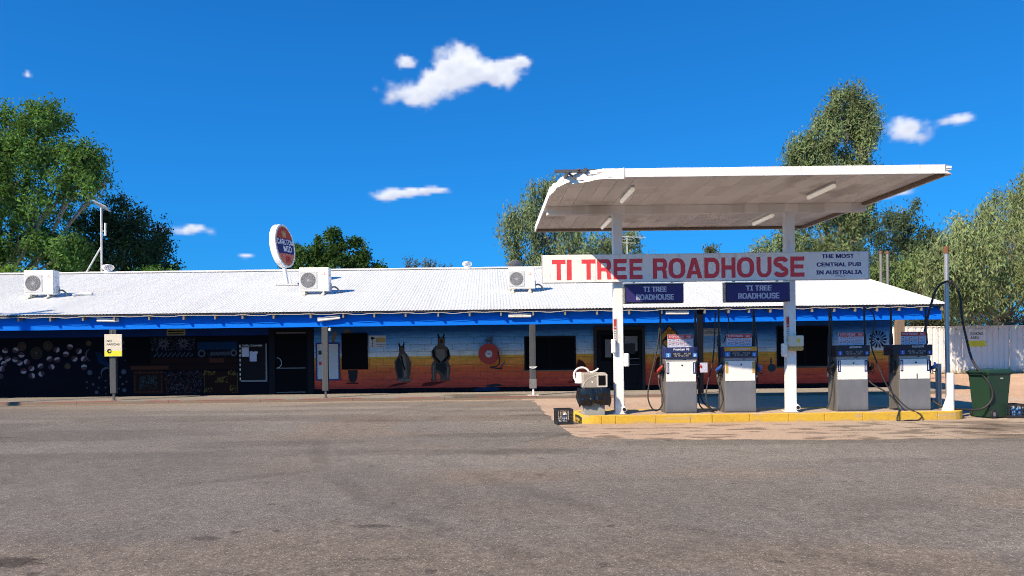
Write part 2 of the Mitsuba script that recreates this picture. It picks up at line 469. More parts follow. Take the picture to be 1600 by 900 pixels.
def lettering(text, x0, x1, z0, z1, y, depth=0.003, bold=True, heavy=0.0):
    """Raised letters filling the box x0..x1, z0..z1 on the plane y, facing -y."""
    m = meshkit.text_mesh(text, 1.0, 1.0, bold)
    lo, hi = m.bounds
    m.apply_translation(-lo)
    e = hi - lo
    m.apply_scale([(x1 - x0 - 2 * heavy) / e[0], (z1 - z0) / e[1], depth / e[2]])
    out = []
    for i, dx in enumerate((0, heavy, 2 * heavy) if heavy else (0,)):
        c = m.copy()
        c.apply_translation([dx, 0, 0.0003 * i])
        c.apply_transform(FRONT)
        c.apply_translation([x0, y, z0])
        out.append(c)
    return trimesh.util.concatenate(out)


def disc(x, z, r, n=20):
    return Point(x, z).buffer(r, quad_segs=max(2, n // 4))


def ragged(pts, step, amp, seed, close=True):
    rnd = np.random.default_rng(seed)
    out, p = [], np.array(pts, float)
    q = np.vstack([p, p[:1]]) if close else p
    for a, b in zip(q[:-1], q[1:]):
        k = max(1, int(np.linalg.norm(b - a) / step))
        for i in range(k):
            out.append(a + (b - a) * i / k + (rnd.normal(0, amp, 2) if i else 0))
    return np.array(out)


# ------------------------------------------------------------------ the ground
g = trimesh.Trimesh([[-2500, -400, 0], [2500, -400, 0], [2500, 4000, 0], [-2500, 4000, 0]], [[0, 1, 2], [0, 2, 3]])
g.apply_translation([0, 0, -0.012])
struct('dirt_ground', g, 'm_dirt')
edge = ragged([(60, 13.25), (9.2, 13.25), (5.4, 13.35), (2.7, 13.7), (1.66, 14.15), (1.52, 16.2), (1.4, 20.2), (1.42, 24.3)], 0.35, 0.035, 3, False)
asphalt = Polygon([(-60, 24.3), (-60, -30), (60, -30)] + [tuple(q) for q in edge])
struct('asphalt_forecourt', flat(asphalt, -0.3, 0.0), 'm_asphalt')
apron = Polygon([(1.0, 24.3), (1.0, 16), (1.2, 13.0), (15.5, 12.9), (15.8, 17), (15.2, 24.3)])
struct('concrete_apron', flat(apron.difference(asphalt.buffer(-0.06)), -0.25, 0.005), 'm_apron')
struct('verandah_pavement', box(-26, 14.6, 24.22, 26.6, -0.2, 0.10, 0.012), 'm_slab')

# the island under the pumps
isl = sbox(1.85, 16.3, 10.22, 17.8).buffer(-0.45).buffer(0.45, quad_segs=6)
inner = isl.buffer(-0.13)
pi_ = thing('pump_island', 'long low concrete island with a worn yellow kerb, under the fuel pumps', 'kerb')
part(pi_, 'top_slab', flat(inner.buffer(-0.002), -0.1, 0.172), 'm_apron')
ring = isl.difference(inner)
xs = [1.8, 2.36, 2.66, 3.5, 4.25, 4.72, 5.5, 6.33, 7.1, 7.9, 8.72, 9.5, 10.3]
for a, b in zip(xs[:-1], xs[1:]):
    for y0, y1 in ((16.0, 17.05), (17.05, 18.0)):
        q = ring.intersection(sbox(a + 0.004, y0, b - 0.004, y1))
        if q.area > 0.001:
            part(pi_, 'kerb_stone', flat(q.buffer(-0.006).buffer(0.006, quad_segs=2), -0.1, 0.18 + random.uniform(-0.003, 0.004)), 'm_kerb')

# ------------------------------------------------------------------ the roadhouse
WY, EY, EZ, SL, RY = 26.3, 24.2, 2.84, 0.242, 33.3
roofz = lambda y: EZ + SL * (min(y, 2 * RY - y) - EY)
H = thing('roadhouse', 'long low roadhouse with white corrugated roof, blue verandah board and painted walls', 'building')
openings = [(-5.06, -4.17, 0, 0), (1.19, 2.95, 0.84, 1.99), (3.56, 5.31, 0.0, 2.30), (9.83, 11.72, 0.86, 2.24)]
SETBACK[0] = True
dark = part(H, 'dark_wall', box(-25.5, -6.02, WY, WY + 0.2, 0.10, 3.3), 'm_blackwall', label='black painted left half of the front wall')
wall = part(H, 'mural_wall', [box(-6.02, 13.8, WY + 0.012, WY + 0.2, 0.10, 2.47)], 'm_grout', label='front wall of concrete blocks painted as desert and sky')
part(wall, 'upper_wall', box(-6.02, 13.8, WY, WY + 0.2, 2.475, 3.3), 'm_mural')
blocks, BW, BH = [], 0.475, 0.238
for r in range(10):
    z0, z1 = 0.10 + r * BH, 0.10 + (r + 1) * BH
    x = -6.02 - (BW / 2 if r % 2 else 0)
    while x < 13.8:
        segs = [(max(x, -6.02), min(x + BW, 13.8))]
        for (a, b, c, d) in openings:
            if d and z0 + 0.12 < d and z1 - 0.12 > c:
                segs = [s for (p, q) in segs for s in ((p, min(q, a)), (max(p, b), q)) if s[1] - s[0] > 0.05]
        blocks += [(p, q, z0, z1) for p, q in segs if q - p > 0.05]
        x += BW
rb = np.random.default_rng(5)
blocks.sort(key=lambda b: (b[0] > 5.3, b[0] + b[1] > 100, -(b[1] - b[0])))
cache, rest = {}, []
for i, (p, q, z0, z1) in enumerate(blocks):
    pr = 0.008 + 0.003 * rb.random()
    if i < 296:
        k = round(q - p, 3)
        if k not in cache:
            SETBACK[0] = False
            cache[k] = mikit.ply(box(0.004, k - 0.004, -0.012, 0, 0.004, BH - 0.004, 0.004), None)
            SETBACK[0] = True
        key = numbered(f'{wall}__block')
        scene[key] = {**cache[k], 'bsdf': {'type': 'ref', 'id': 'm_mural'}, 'to_world': T(WALLM) @ T().translate([p, WY + 0.020 - pr, z0])}
    else:
        rest.append(box(p + 0.003, q - 0.003, WY + 0.008 - pr, WY + 0.016, z0 + 0.003, z1 - 0.003))
if rest:
    part(wall, 'far_blocks', rest, 'm_mural', stuff=True)
SETBACK[0] = False
WR = WY + 0.26
gab = Polygon([(WR, 0.1), (2 * RY - WR, 0.1), (2 * RY - WR, roofz(WR) - 0.03), (RY, roofz(RY) - 0.03), (WR, roofz(WR) - 0.03)])
for sx in (13.91, -25.5):
    m = extr(gab, 0.2)
    m.apply_transform(np.array([[0, 0, -1, 0], [1, 0, 0, 0], [0, 1, 0, 0], [0, 0, 0, 1.0]]))
    m.apply_translation([sx if sx > 0 else sx + 0.2, 0, 0])
    part(H, 'end_wall', m, 'm_cream')
part(H, 'back_wall', box(-25.3, 13.59, 2 * RY - WY - 0.2, 2 * RY - WY, 0.1, 3.3), 'm_cream')


def corrugated(x0, x1, y0, y1, z0, z1, pitch=0.105, amp=0.0052, per=6, rows=14):
    n = int((x1 - x0) / pitch * per)
    X = np.linspace(x0, x1, n + 1)
    S = np.linspace(0, 1, rows + 1)
    V = np.array([[x, y0 + (y1 - y0) * s, z0 + (z1 - z0) * s + amp * math.sin(2 * math.pi * x / pitch) + 0.006 * math.sin(x * 1.7 + s * 5) * s] for s in S for x in X])
    i = np.arange(n)
    F = []
    for r in range(rows):
        a = r * (n + 1) + i
        F += [np.stack([a, a + 1, a + n + 2], 1), np.stack([a, a + n + 2, a + n + 1], 1)]
    return trimesh.Trimesh(V, np.vstack(F), process=False)


rf = part(H, 'roof', corrugated(-26, 14.42, EY, RY, EZ, roofz(RY)), 'm_roof', True)
part(H, 'rear_roof', corrugated(-26, 14.42, 2 * RY - EY, RY, EZ, roofz(RY), per=4, rows=1), 'm_roof', True)
cap = Polygon([(RY - 0.2, roofz(RY) - 0.018), (RY, roofz(RY) + 0.05), (RY + 0.2, roofz(RY) - 0.018), (RY + 0.2, roofz(RY) - 0.03), (RY, roofz(RY) + 0.03), (RY - 0.2, roofz(RY) - 0.03)])
m = extr(cap, 40.44)
m.apply_transform(np.array([[0, 0, 1, 0], [1, 0, 0, 0], [0, 1, 0, 0], [0, 0, 0, 1.0]]))
m.apply_translation([-26.01, 0, 0.02])
part(rf, 'ridge_cap', m, 'm_sheetwhite')
barge = Polygon([(EY - 0.01, EZ - 0.16), (RY, roofz(RY) - 0.16), (2 * RY - EY, EZ - 0.16), (2 * RY - EY, EZ + 0.018), (RY, roofz(RY) + 0.018), (EY - 0.01, EZ + 0.018)])
m = extr(barge, 0.025)
m.apply_transform(np.array([[0, 0, 1, 0], [1, 0, 0, 0], [0, 1, 0, 0], [0, 0, 0, 1.0]]))
m.apply_translation([14.425, 0, 0])
part(rf, 'barge_board', m, 'm_paint')
part(rf, 'eave_batten', box(-26, 14.41, EY + 0.02, EY + 0.055, EZ - 0.06, EZ - 0.012), 'm_black')
part(H, 'fascia_board', box(-25.8, 14.41, 24.45, 24.49, 2.36, 2.84, 0.004), 'm_boardblue', label='bright blue board along the verandah edge')
part(H, 'ceiling', box(-25.5, 13.8, 24.52, WY + 0.24, 2.86, 2.875), 'm_screen')
RX = [-24.9, -23.85, -22.8, -21.75, -20.7, -19.65, -18.6, -17.6, -16.6, -15.75, -14.87, -13.86, -12.83, -11.84, -10.74, -9.65, -8.66, -7.79, -6.81, -5.64, -4.61, -3.63, -2.64, -1.61, -0.62, 0.37, 1.39, 2.4, 3.41, 4.42,
      5.44, 6.81, 7.56, 8.21, 8.88, 9.55, 10.2, 10.9, 11.56, 12.25, 12.95, 13.65, 14.3]
for x in RX:
    v = box(x - 0.026, x + 0.026, 0, 0.21, -0.10, 0.075)
    v.vertices[:, 2] += (v.vertices[:, 1]) * SL
    v.apply_translation([0, 24.24, EZ - 0.105])
    part(H, 'rafter', v, 'm_rafter')
cable = []
for i, (a, b) in enumerate(zip(RX[:-1], RX[1:])):
    cable += [(a, 24.225, 2.765), ((a + b) / 2, 24.225, 2.765 - 0.012 * (1 + (i * 7) % 3))]
part(H, 'eave_cable', tube(cable, 0.010, 6, steps=3), 'm_cord', True)

# verandah posts
for i, (x, w) in enumerate(((-18.7, 0.2), (-11.99, 0.2), (-5.24, 0.2), (1.37, 0.2))):
    ps = part(H, 'verandah_post', box(x - w / 2, x + w / 2, 24.42, 24.54, 0.32, 2.358, 0.01), 'm_timber')
    foot = 'm_white' if i == 3 else 'm_darksteel'
    part(ps, 'steel_foot', [box(x - 0.03, x + 0.03, 24.45, 24.51, 0.10, 0.32), box(x - (0.18 if i == 3 else 0.06), x + (0.18 if i == 3 else 0.06), 24.40, 24.56, 0.10, 0.112)], foot)
    if i == 3:
        part(ps, 'band', [box(x - 0.105, x + 0.105, 24.415, 24.545, 0.98, 1.02), tube([(x - 0.1, 24.41, 0.99), (x + 0.02, 24.39, 0.96), (x + 0.13, 24.41, 1.02)], 0.012, 6)], 'm_lightgrey')
        part(ps, 'sleeve', box(x - 0.112, x + 0.112, 24.41, 24.55, 0.325, 0.62, 0.004), 'm_midgrey')
ps = part(H, 'verandah_post', box(6.6, 6.78, 24.36, 24.44, 0.10, 2.84, 0.01), 'm_frame', label='verandah post behind the pumps, canopy shadow put into its black colour')  # near-black colour stands in for the canopy shadow on this post
part(H, 'verandah_post', box(12.92, 13.2, 24.40, 24.52, 0.10, 2.358, 0.01), 'm_wood')

# left bar door, double door, windows
SETBACK[0] = True
d = part(H, 'bar_door', box(-7.34, -6.24, WY - 0.02, WY + 0.02, 0.12, 2.25), 'm_screen', label='black door with a curved handle')
part(d, 'frame', [box(-7.55, -7.345, WY - 0.05, WY, 0.10, 2.34), box(-6.235, -6.03, WY - 0.05, WY, 0.10, 2.34), box(-7.345, -6.235, WY - 0.05, WY, 2.255, 2.34)], 'm_frame')
part(d, 'rail', [box(-7.30, -6.30, WY - 0.032, WY - 0.0205, 1.0, 1.025), box(-7.30, -6.30, WY - 0.032, WY - 0.0205, 0.18, 0.2), box(-7.30, -6.28, WY - 0.032, WY - 0.0205, 2.20, 2.235)], 'm_midgrey')
part(d, 'handle', tube([(-7.27, WY - 0.05, 1.03), (-7.16, WY - 0.07, 1.07), (-7.11, WY - 0.08, 1.2), (-7.16, WY - 0.07, 1.33), (-7.27, WY - 0.05, 1.37)], 0.014, 8), 'm_steel', True)
d = part(H, 'double_door', box(3.64, 5.23, WY + 0.0, WY + 0.05, 0.12, 2.18), 'm_frame', label='black glazed double door of the roadhouse')
part(d, 'frame', [box(3.56, 3.66, WY - 0.06, WY - 0.002, 0.10, 2.30), box(5.21, 5.31, WY - 0.06, WY - 0.002, 0.10, 2.30), box(3.66, 5.21, WY - 0.06, WY - 0.002, 2.18, 2.30)], 'm_black')
for x0 in (3.72, 4.50):
    lf = [box(x0, x0 + 0.09, WY - 0.035, WY - 0.003, 0.13, 2.16), box(x0 + 0.6, x0 + 0.69, WY - 0.035, WY - 0.003, 0.13, 2.16)]
    lf += [box(x0 + 0.09, x0 + 0.6, WY - 0.035, WY - 0.003, a, b) for a, b in ((0.13, 0.3), (1.0, 1.12), (2.02, 2.16))]
    part(d, 'leaf', lf, 'm_frame')
part(d, 'pane', [box(3.81, 4.32, WY - 0.012, WY - 0.006, 1.12, 2.02), box(4.59, 5.10, WY - 0.012, WY - 0.006, 1.12, 2.02)], 'm_screen')
part(d, 'notice', [box(3.95, 4.16, WY - 0.018, WY - 0.013, 1.25, 1.86)], 'm_midgrey')
part(d, 'notice', [box(4.62, 5.06, WY - 0.018, WY - 0.013, 1.45, 1.97)], 'm_midgrey')
part(d, 'notice', [box(4.56, 4.98, WY - 0.022, WY - 0.0185, 1.36, 1.72)], 'm_black')
part(d, 'push_bar', [box(4.60, 5.10, WY - 0.08, WY - 0.05, 1.18, 1.21), box(4.60, 5.10, WY - 0.08, WY - 0.05, 0.98, 1.0)], 'm_midgrey')


def window(x0, x1, z0, z1, mull):
    w = part(H, 'window', box(x0 + 0.05, x1 - 0.05, WY + 0.0, WY + 0.014, z0 + 0.05, z1 - 0.05), 'm_screen')
    part(w, 'frame', [box(x0, x0 + 0.05, WY - 0.03, WY + 0.02, z0, z1), box(x1 - 0.05, x1, WY - 0.03, WY + 0.02, z0, z1), box(x0 + 0.05, x1 - 0.05, WY - 0.03, WY + 0.02, z1 - 0.05, z1),
                      box(x0 + 0.05, x1 - 0.05, WY - 0.03, WY + 0.02, z0, z0 + 0.05)] + [box(q - 0.018, q + 0.018, WY - 0.025, WY - 0.001, z0 + 0.05, z1 - 0.05) for q in mull], 'm_frame')
    part(w, 'sill', box(x0 - 0.05, x1 + 0.05, WY - 0.06, WY - 0.031, z0 - 0.035, z0 - 0.003), 'm_wood')


window(1.19, 2.95, 0.84, 1.99, [2.06])
window(9.83, 11.72, 0.86, 2.24, [10.78])
part(H, 'serving_hatch', [box(-5.06, -4.17, WY - 0.05, WY - 0.003, 0.94, 2.18, 0.004)], 'm_screen', label='black shutter hatch beside the white notice board')
part(H, 'louvre_vent', [box(-12.46, -11.62, WY - 0.012, WY - 0.001, 1.18, 1.96)] + [box(-12.4, -11.68, WY - 0.028, WY - 0.013, 1.24 + k * 0.1, 1.28 + k * 0.1) for k in range(7)], 'm_screen')

# ---- painted mural figures: flat paint on the wall
PY = WY - 0.0028


def paint(parent, name, polys, mat, layer=0, **k):
    return part(parent, name, upright(unary_union(polys) if isinstance(polys, list) else polys, PY - 0.0022 * layer, 0.002), mat, **k)


def paint_each(parent, name, polys, mat, layer=0):
    return [paint(parent, name, q, mat, layer) for q in polys]


def blob(pts, r=0.03):
    return Polygon(pts).buffer(r, quad_segs=3).buffer(-2 * r, quad_segs=3).buffer(r, quad_segs=3)


k1 = [(-3.02, 1.72), (-2.94, 1.66), (-2.93, 1.52), (-2.80, 1.36), (-2.72, 1.14), (-2.74, 0.80), (-2.78, 0.60), (-2.72, 0.52), (-3.14, 0.52), (-3.15, 0.62), (-3.22, 0.95), (-3.24, 1.18), (-3.12, 1.36), (-3.07, 1.50), (-3.09, 1.62)]
K = paint(H, 'mural_kangaroo', Polygon(k1).buffer(0.012), 'm_roo', 1, label='painted grey kangaroo standing upright, the left one')
paint(K, 'dark_outline', Polygon(k1).buffer(0.022), 'm_roodark', 0)
paint(K, 'ear', [Polygon([(-3.09, 1.64), (-3.13, 1.84), (-3.10, 1.85), (-3.04, 1.70)]), Polygon([(-2.99, 1.70), (-2.94, 1.86), (-2.91, 1.84), (-2.93, 1.64)])], 'm_roodark', 2)
paint(K, 'belly', Polygon([(-3.0, 1.45), (-2.9, 1.4), (-2.86, 1.1), (-2.84, 0.7), (-2.93, 0.62), (-2.96, 1.05), (-3.06, 1.3)]), 'm_roolight', 2)
paint(K, 'dark_side', Polygon([(-3.13, 1.33), (-3.06, 1.3), (-2.99, 1.0), (-2.98, 0.66), (-3.12, 0.6), (-3.2, 0.95), (-3.21, 1.18)]), 'm_rooblue', 2)
paint(K, 'arm', LineString([(-3.02, 1.36), (-2.98, 1.12), (-2.91, 0.92)]).buffer(0.025), 'm_roodark', 3)
paint(K, 'foot', [LineString([(-3.12, 0.53), (-2.98, 0.55)]).buffer(0.035), LineString([(-2.90, 0.54), (-2.72, 0.56)]).buffer(0.035)], 'm_roolight', 3)
paint(K, 'painted_ground_shade', Polygon([(-3.55, 0.30), (-3.3, 0.42), (-3.12, 0.46), (-2.75, 0.48), (-2.9, 0.42), (-3.2, 0.35)]), 'm_rooshade', 0)
k2 = [(-1.75, 1.98), (-1.55, 1.98), (-1.56, 1.72), (-1.44, 1.62), (-1.38, 1.42), (-1.36, 1.32), (-1.45, 1.16), (-1.38, 1.0), (-1.37, 0.84), (-1.42, 0.62), (-1.38, 0.53), (-1.50, 0.54), (-1.50, 0.76), (-1.55, 0.62), (-1.54, 0.53), (-1.68, 0.54), (-1.68, 0.72), (-1.75, 0.80),
      (-1.84, 0.82), (-1.86, 0.60), (-1.84, 0.53), (-2.0, 0.53), (-1.96, 0.66), (-1.99, 0.9), (-1.97, 1.08), (-1.88, 1.22), (-1.96, 1.36), (-1.96, 1.52), (-1.90, 1.64), (-1.76, 1.74)]
K = paint(H, 'mural_kangaroo', Polygon(k2).buffer(0.014), 'm_roo', 1, label='painted muscular kangaroo standing upright, the right one')
paint(K, 'dark_outline', Polygon(k2).buffer(0.022), 'm_roodark', 0)
paint(K, 'ear', [Polygon([(-1.76, 1.96), (-1.79, 2.12), (-1.75, 2.13), (-1.69, 1.99)]), Polygon([(-1.61, 1.99), (-1.57, 2.13), (-1.53, 2.12), (-1.54, 1.96)])], 'm_roodark', 2)
paint(K, 'chest', blob([(-1.84, 1.6), (-1.54, 1.6), (-1.52, 1.32), (-1.66, 1.18), (-1.82, 1.3)]), 'm_roolight', 2)
paint(K, 'lap', blob([(-1.84, 1.12), (-1.5, 1.12), (-1.47, 0.9), (-1.56, 0.7), (-1.74, 0.86), (-1.85, 0.9)]), 'm_rooblue', 2)
paint(K, 'arm', [LineString([(-1.93, 1.55), (-1.9, 1.36), (-1.72, 1.16)]).buffer(0.035), LineString([(-1.42, 1.55), (-1.42, 1.34), (-1.6, 1.16)]).buffer(0.035)], 'm_roodark', 3)
paint(K, 'leg_highlight', [LineString([(-1.93, 1.05), (-1.93, 0.6)]).buffer(0.022), LineString([(-1.43, 0.98), (-1.45, 0.62)]).buffer(0.022)], 'm_roolight', 3)
paint(K, 'face', [disc(-1.65, 1.86, 0.06)], 'm_motifterra', 2)
paint(K, 'painted_ground_shade', Polygon([(-2.35, 0.33), (-2.28, 0.45), (-2.0, 0.49), (-1.45, 0.5), (-1.7, 0.42), (-2.0, 0.35)]), 'm_rooshade', 0)
K = paint(H, 'mural_emu', [Polygon([(-4.86, 0.92), (-4.52, 0.92), (-4.55, 0.62), (-4.62, 0.5), (-4.78, 0.5), (-4.84, 0.64)])], 'm_rooblue', 0, label='lower half of a painted animal below the black hatch')
paint(K, 'shade', Polygon([(-4.95, 0.44), (-4.5, 0.44), (-4.5, 0.49), (-4.9, 0.49)]), 'm_rooshade', 0)
for q in (unary_union([disc(-5.30, 2.16, 0.09), disc(-5.34, 2.02, 0.08), disc(-5.36, 1.92, 0.06)]), disc(-5.66, 1.95, 0.08), unary_union([disc(-4.90, 2.22, 0.09), LineString([(-4.86, 2.27), (-4.78, 2.2)]).buffer(0.05)])):
    paint(H, 'mural_galah', q, 'm_roolight', 0)
paint(H, 'mural_rocks', [blob([(-0.5, 0.33), (-0.1, 0.36), (0.25, 0.40), (0.42, 0.35), (0.4, 0.3), (-0.5, 0.3)])], 'm_rooblue', 0)
paint(H, 'mural_creek', [blob([(-0.75, 0.16), (-0.4, 0.26), (0.1, 0.3), (0.4, 0.22), (0.2, 0.14)])], 'm_motifblue', 1)
paint(H, 'mural_tank', [disc(9.65, 0.82, 0.14), LineString([(9.63, 0.9), (9.63, 1.12)]).buffer(0.03)], 'm_motifteal', 0)
paint(H, 'mural_tree_stump', [Polygon([(2.95, 0.95), (3.05, 1.2), (3.2, 1.12), (3.3, 0.98), (3.2, 0.9)])], 'm_motifterra', 0)
paint(H, 'mural_termite_mound', [blob([(5.62, 0.72), (5.7, 1.15), (5.78, 1.3), (5.86, 1.12), (5.95, 0.72)])], 'm_motifterra', 0, label='painted termite mound right of the double door')
paint(H, 'mural_wheelbarrow', [blob([(2.82, 0.45), (2.85, 0.58), (3.2, 0.58), (3.25, 0.45)]), LineString([(2.7, 0.42), (3.35, 0.42)]).buffer(0.02)], 'm_roodark', 0)
K = paint(H, 'mural_windmill', [disc(13.30, 1.76, 0.05)], 'm_roodark', 2, label='painted windmill wheel at the right end of the wall')
for i in range(14):
    a = 2 * math.pi * i / 14
    c, s = math.cos(a), math.sin(a)
    P = lambda r, t: (13.30 + r * math.cos(a + t), 1.76 + r * math.sin(a + t))
    paint(K, 'blade', Polygon([P(0.09, -0.08), P(0.30, -0.15), P(0.30, 0.12), P(0.09, 0.08)]), 'm_motifteal' if i % 2 else 'm_roodark', 0)

# ---- the dark mural on the left
LW = dark
rm = random.Random(11)
pet = [(3.5, 70, 352), (3.5, 90, 425), (0, 160, 352), (0, 157, 432), (0, 212, 392), (0, 195, 462), (0, 260, 455), (0, 230, 535), (0, 298, 512), (0, 303, 578), (0, 382, 495), (0, 388, 562), (0, 462, 432), (0, 475, 502), (0, 523, 350), (0, 528, 440), (0, 605, 392),
       (0, 640, 328), (0, 717, 365), (0, 678, 432), (0, 762, 436), (0, 763, 508), (0, 20, 415), (0, 58, 468), (0, 42, 515), (0, 25, 578)]


def lw(cx, cy):   # mural drawing grid (left bay) to wall metres
    return -16.86 + cx * 0.00389, 3.10 - cy * 0.00388 + 0.0


for _, a, b in pet:
    x, z = lw(a, b)
    pe = affinity.scale(disc(x, z, 0.105), 1, 0.9)
    fl = paint(LW, 'mural_petal', pe, 'm_petal', 0)
    paint(fl, 'dark_half', pe.buffer(0.001).intersection(affinity.rotate(sbox(x - 0.2, z - 0.2, x + 0.2, z + 0.01), rm.uniform(0, 360), origin=(x, z))), 'm_petaldark', 1)
rings, rcore = [], []
for a, b, r in ((218, 318, 0.15), (345, 378, 0.20), (447, 316, 0.16), (618, 497, 0.10), (806, 298, 0.09)):
    x, z = lw(a, b)
    for q in (1.0, 0.72, 0.44):
        rings.append(disc(x, z, r * q, 28).difference(disc(x, z, r * q - 0.022, 28)))
    rcore.append(disc(x, z, r * 0.2))
paint_each(LW, 'mural_ring', rings, 'm_ring', 0)
paint_each(LW, 'mural_ring_core', rcore, 'm_motifgrey', 0)
paint_each(LW, 'mural_spot', [disc(*lw(a, b), r) for a, b, r in ((813, 555, 0.085), (1112, 553, 0.085), (1100, 294, 0.075), (895, 600, 0.04), (1080, 600, 0.035), (840, 660, 0.04), (890, 690, 0.03), (785, 640, 0.03), (785, 690, 0.03), (950, 630, 0.03), (950, 690, 0.03), (1100, 660, 0.04), (1135, 640, 0.03), (1070, 700, 0.03), (870, 730, 0.06), (1115, 715, 0.07), (955, 745, 0.025))],
      'm_motifgrey', 0)
paint_each(LW, 'mural_ray', [LineString([lw(870 + 6 * i, 380 + 22 * (i % 3)), lw(900 + 14 * i, 470 + 6 * i)]).buffer(0.02) for i in range(8)], 'm_motifblue', 0)
paint_each(LW, 'mural_arc', [Point(*lw(830, 400)).buffer(0.22).difference(Point(*lw(850, 400)).buffer(0.24)), Point(*lw(1105, 400)).buffer(0.22).difference(Point(*lw(1085, 400)).buffer(0.24)), Point(*lw(960, 560)).buffer(0.2).difference(Point(*lw(970, 575)).buffer(0.2))], 'm_motifgrey', 0)
# mosaic bands and panels (metres on the wall)
pan = paint(LW, 'mural_panel', [sbox(-12.22, 0.18, -11.18, 0.98), sbox(-12.3, 1.0, -8.62, 1.17)], 'm_motifbrown', 0)
paint(LW, 'mural_panel', [sbox(-9.80, 0.16, -8.62, 0.94), sbox(-11.6, 1.2, -8.62, 1.40)], 'm_motifbrown', 0)
paint_each(pan, 'border_patch', [b for k in range(7) for b in (affinity.scale(disc(-12.12 + k * 0.145, 0.26, 0.06), 1.0, 0.6), affinity.scale(disc(-12.12 + k * 0.145, 0.92, 0.06), 1.1, 0.6))]
      + [affinity.scale(disc(x, 0.36 + 0.14 * k, 0.055), 0.6, 1.1) for k in range(4) for x in (-12.16, -11.24)] + [sbox(-12.3, 1.02, -11.0, 1.15), sbox(-9.6, 1.23, -9.1, 1.38)], 'm_motifterra', 1)


def dots(n, x0, x1, z0, z1, r0, r1, seed):
    q = random.Random(seed)
    return [affinity.rotate(affinity.scale(disc(q.uniform(x0, x1), q.uniform(z0, z1), q.uniform(r0, r1), 8), 1.5, 0.7), q.uniform(0, 180)) for _ in range(n)]


paint(LW, 'mural_dots', dots(150, -12.0, -11.4, 0.36, 0.82, 0.010, 0.02, 1) + dots(60, -9.8, -8.7, 1.42, 1.75, 0.008, 0.014, 4), 'm_motifteal', 2, stuff=True)
paint(LW, 'mural_dots', dots(300, -11.14, -9.84, 0.18, 0.96, 0.010, 0.024, 2), 'm_motifterra', 2, stuff=True)
paint(LW, 'mural_dots', dots(130, -11.14, -9.84, 0.18, 0.96, 0.010, 0.02, 3) + dots(260, -11.6, -10.1, 1.66, 2.12, 0.008, 0.016, 6), 'm_motifgrey', 3, stuff=True)
paint(LW, 'mural_dots', [disc(-9.78 + 0.0, 0.2 + 0.06 * k, 0.016, 8) for k in range(12)] + [disc(-8.64, 0.2 + 0.06 * k, 0.016, 8) for k in range(12)] + dots(40, -9.8, -9.4, 0.80, 0.96, 0.01, 0.02, 8) + dots(30, -8.95, -8.66, 0.80, 0.96, 0.01, 0.02, 9)
      + dots(45, -9.4, -9.0, 0.55, 0.75, 0.01, 0.018, 10) + dots(25, -8.9, -8.66, 0.2, 0.45, 0.01, 0.02, 12) + dots(25, -9.8, -9.5, 0.2, 0.4, 0.01, 0.02, 13), 'm_motifochre', 2, stuff=True)
fr = [sbox(-11.5, 1.42, -10.15, 1.62)]
band = []
for k in range(26):
    x = -11.5 + k * 0.052
    band.append(sbox(x, 1.44 + 0.05 * (k % 3), x + 0.035, 1.50 + 0.05 * (k % 3)))
band += [disc(-9.86, 1.55, 0.13).difference(disc(-9.86, 1.55, 0.08)), disc(-8.76, 1.56, 0.12).difference(disc(-8.76, 1.56, 0.06))]
band += [sbox(-9.55 + 0.06 * k, 1.47 + 0.03 * (k % 2), -9.51 + 0.06 * k, 1.6) for k in range(11)]
for cx in (-11.15, -10.48):
    for k in range(10):
        a = 2 * math.pi * k / 10
        band.append(LineString([(cx + 0.06 * math.cos(a), 1.9 + 0.06 * math.sin(a)), (cx + 0.19 * math.cos(a), 1.9 + 0.19 * math.sin(a))]).buffer(0.016))
    band.append(disc(cx, 1.9, 0.13).difference(disc(cx, 1.9, 0.1)))
paint(LW, 'mural_frieze', band, 'm_motifgrey', 4, stuff=True)
paint(LW, 'mural_blue_band', [sbox(-10.0, 1.68, -8.64, 1.94)], 'm_motifblue', 0)

# ---- things on the walls
t = thing('notice_board', 'dark notice board with two white papers left of the black door', 'notice board')
part(t, 'board', box(-8.56, -7.62, WY - 0.02, WY - 0.004, 0.56, 1.86), 'm_boarddark')
part(t, 'dashed_edge', [box(-8.56, -8.52, WY - 0.026, WY - 0.021, 0.62 + 0.16 * k, 0.71 + 0.16 * k) for k in range(8)], 'm_cream')
part(t, 'edge', [box(-8.52, -7.62, WY - 0.026, WY - 0.021, 0.56, 0.62), box(-7.67, -7.62, WY - 0.026, WY - 0.021, 0.62, 1.86)], 'm_midgrey')
part(t, 'lettering', lettering('8 BALL Comments', -8.46, -7.78, 1.77, 1.84, WY - 0.0205), 'm_lightgrey')
single('paper_notice', [box(-8.48, -8.24, WY - 0.028, WY - 0.022, 1.42, 1.74)], 'm_letterpale', 'upper left white paper pinned to the dark notice board', 'notice')
single('paper_notice', upright(unary_union([sbox(-8.21, 1.26, -7.97, 1.6), sbox(-8.21, 1.52, -7.93, 1.6)]), WY - 0.022, 0.005), 'm_letterpale', 'lower right shirt-shaped white paper pinned to the dark notice board', 'notice')
t = thing('green_sign', 'small pale green sign high on the blue band of the dark wall', 'sign')
part(t, 'plate', box(-11.04, -10.41, WY - 0.02, WY - 0.004, 2.18, 2.39), 'm_signgreen')
part(t, 'text_line', [box(-11.0, -10.45, WY - 0.024, WY - 0.0205, 2.30, 2.345), box(-11.0, -10.47, WY - 0.024, WY - 0.0205, 2.22, 2.255)], 'm_roodark')
t = thing('white_board', 'framed white notice board behind the second verandah post, beside the black door', 'notice board')
part(t, 'board', box(-5.90, -5.18, WY - 0.03, WY - 0.004, 0.62, 1.82), 'm_lightgrey')
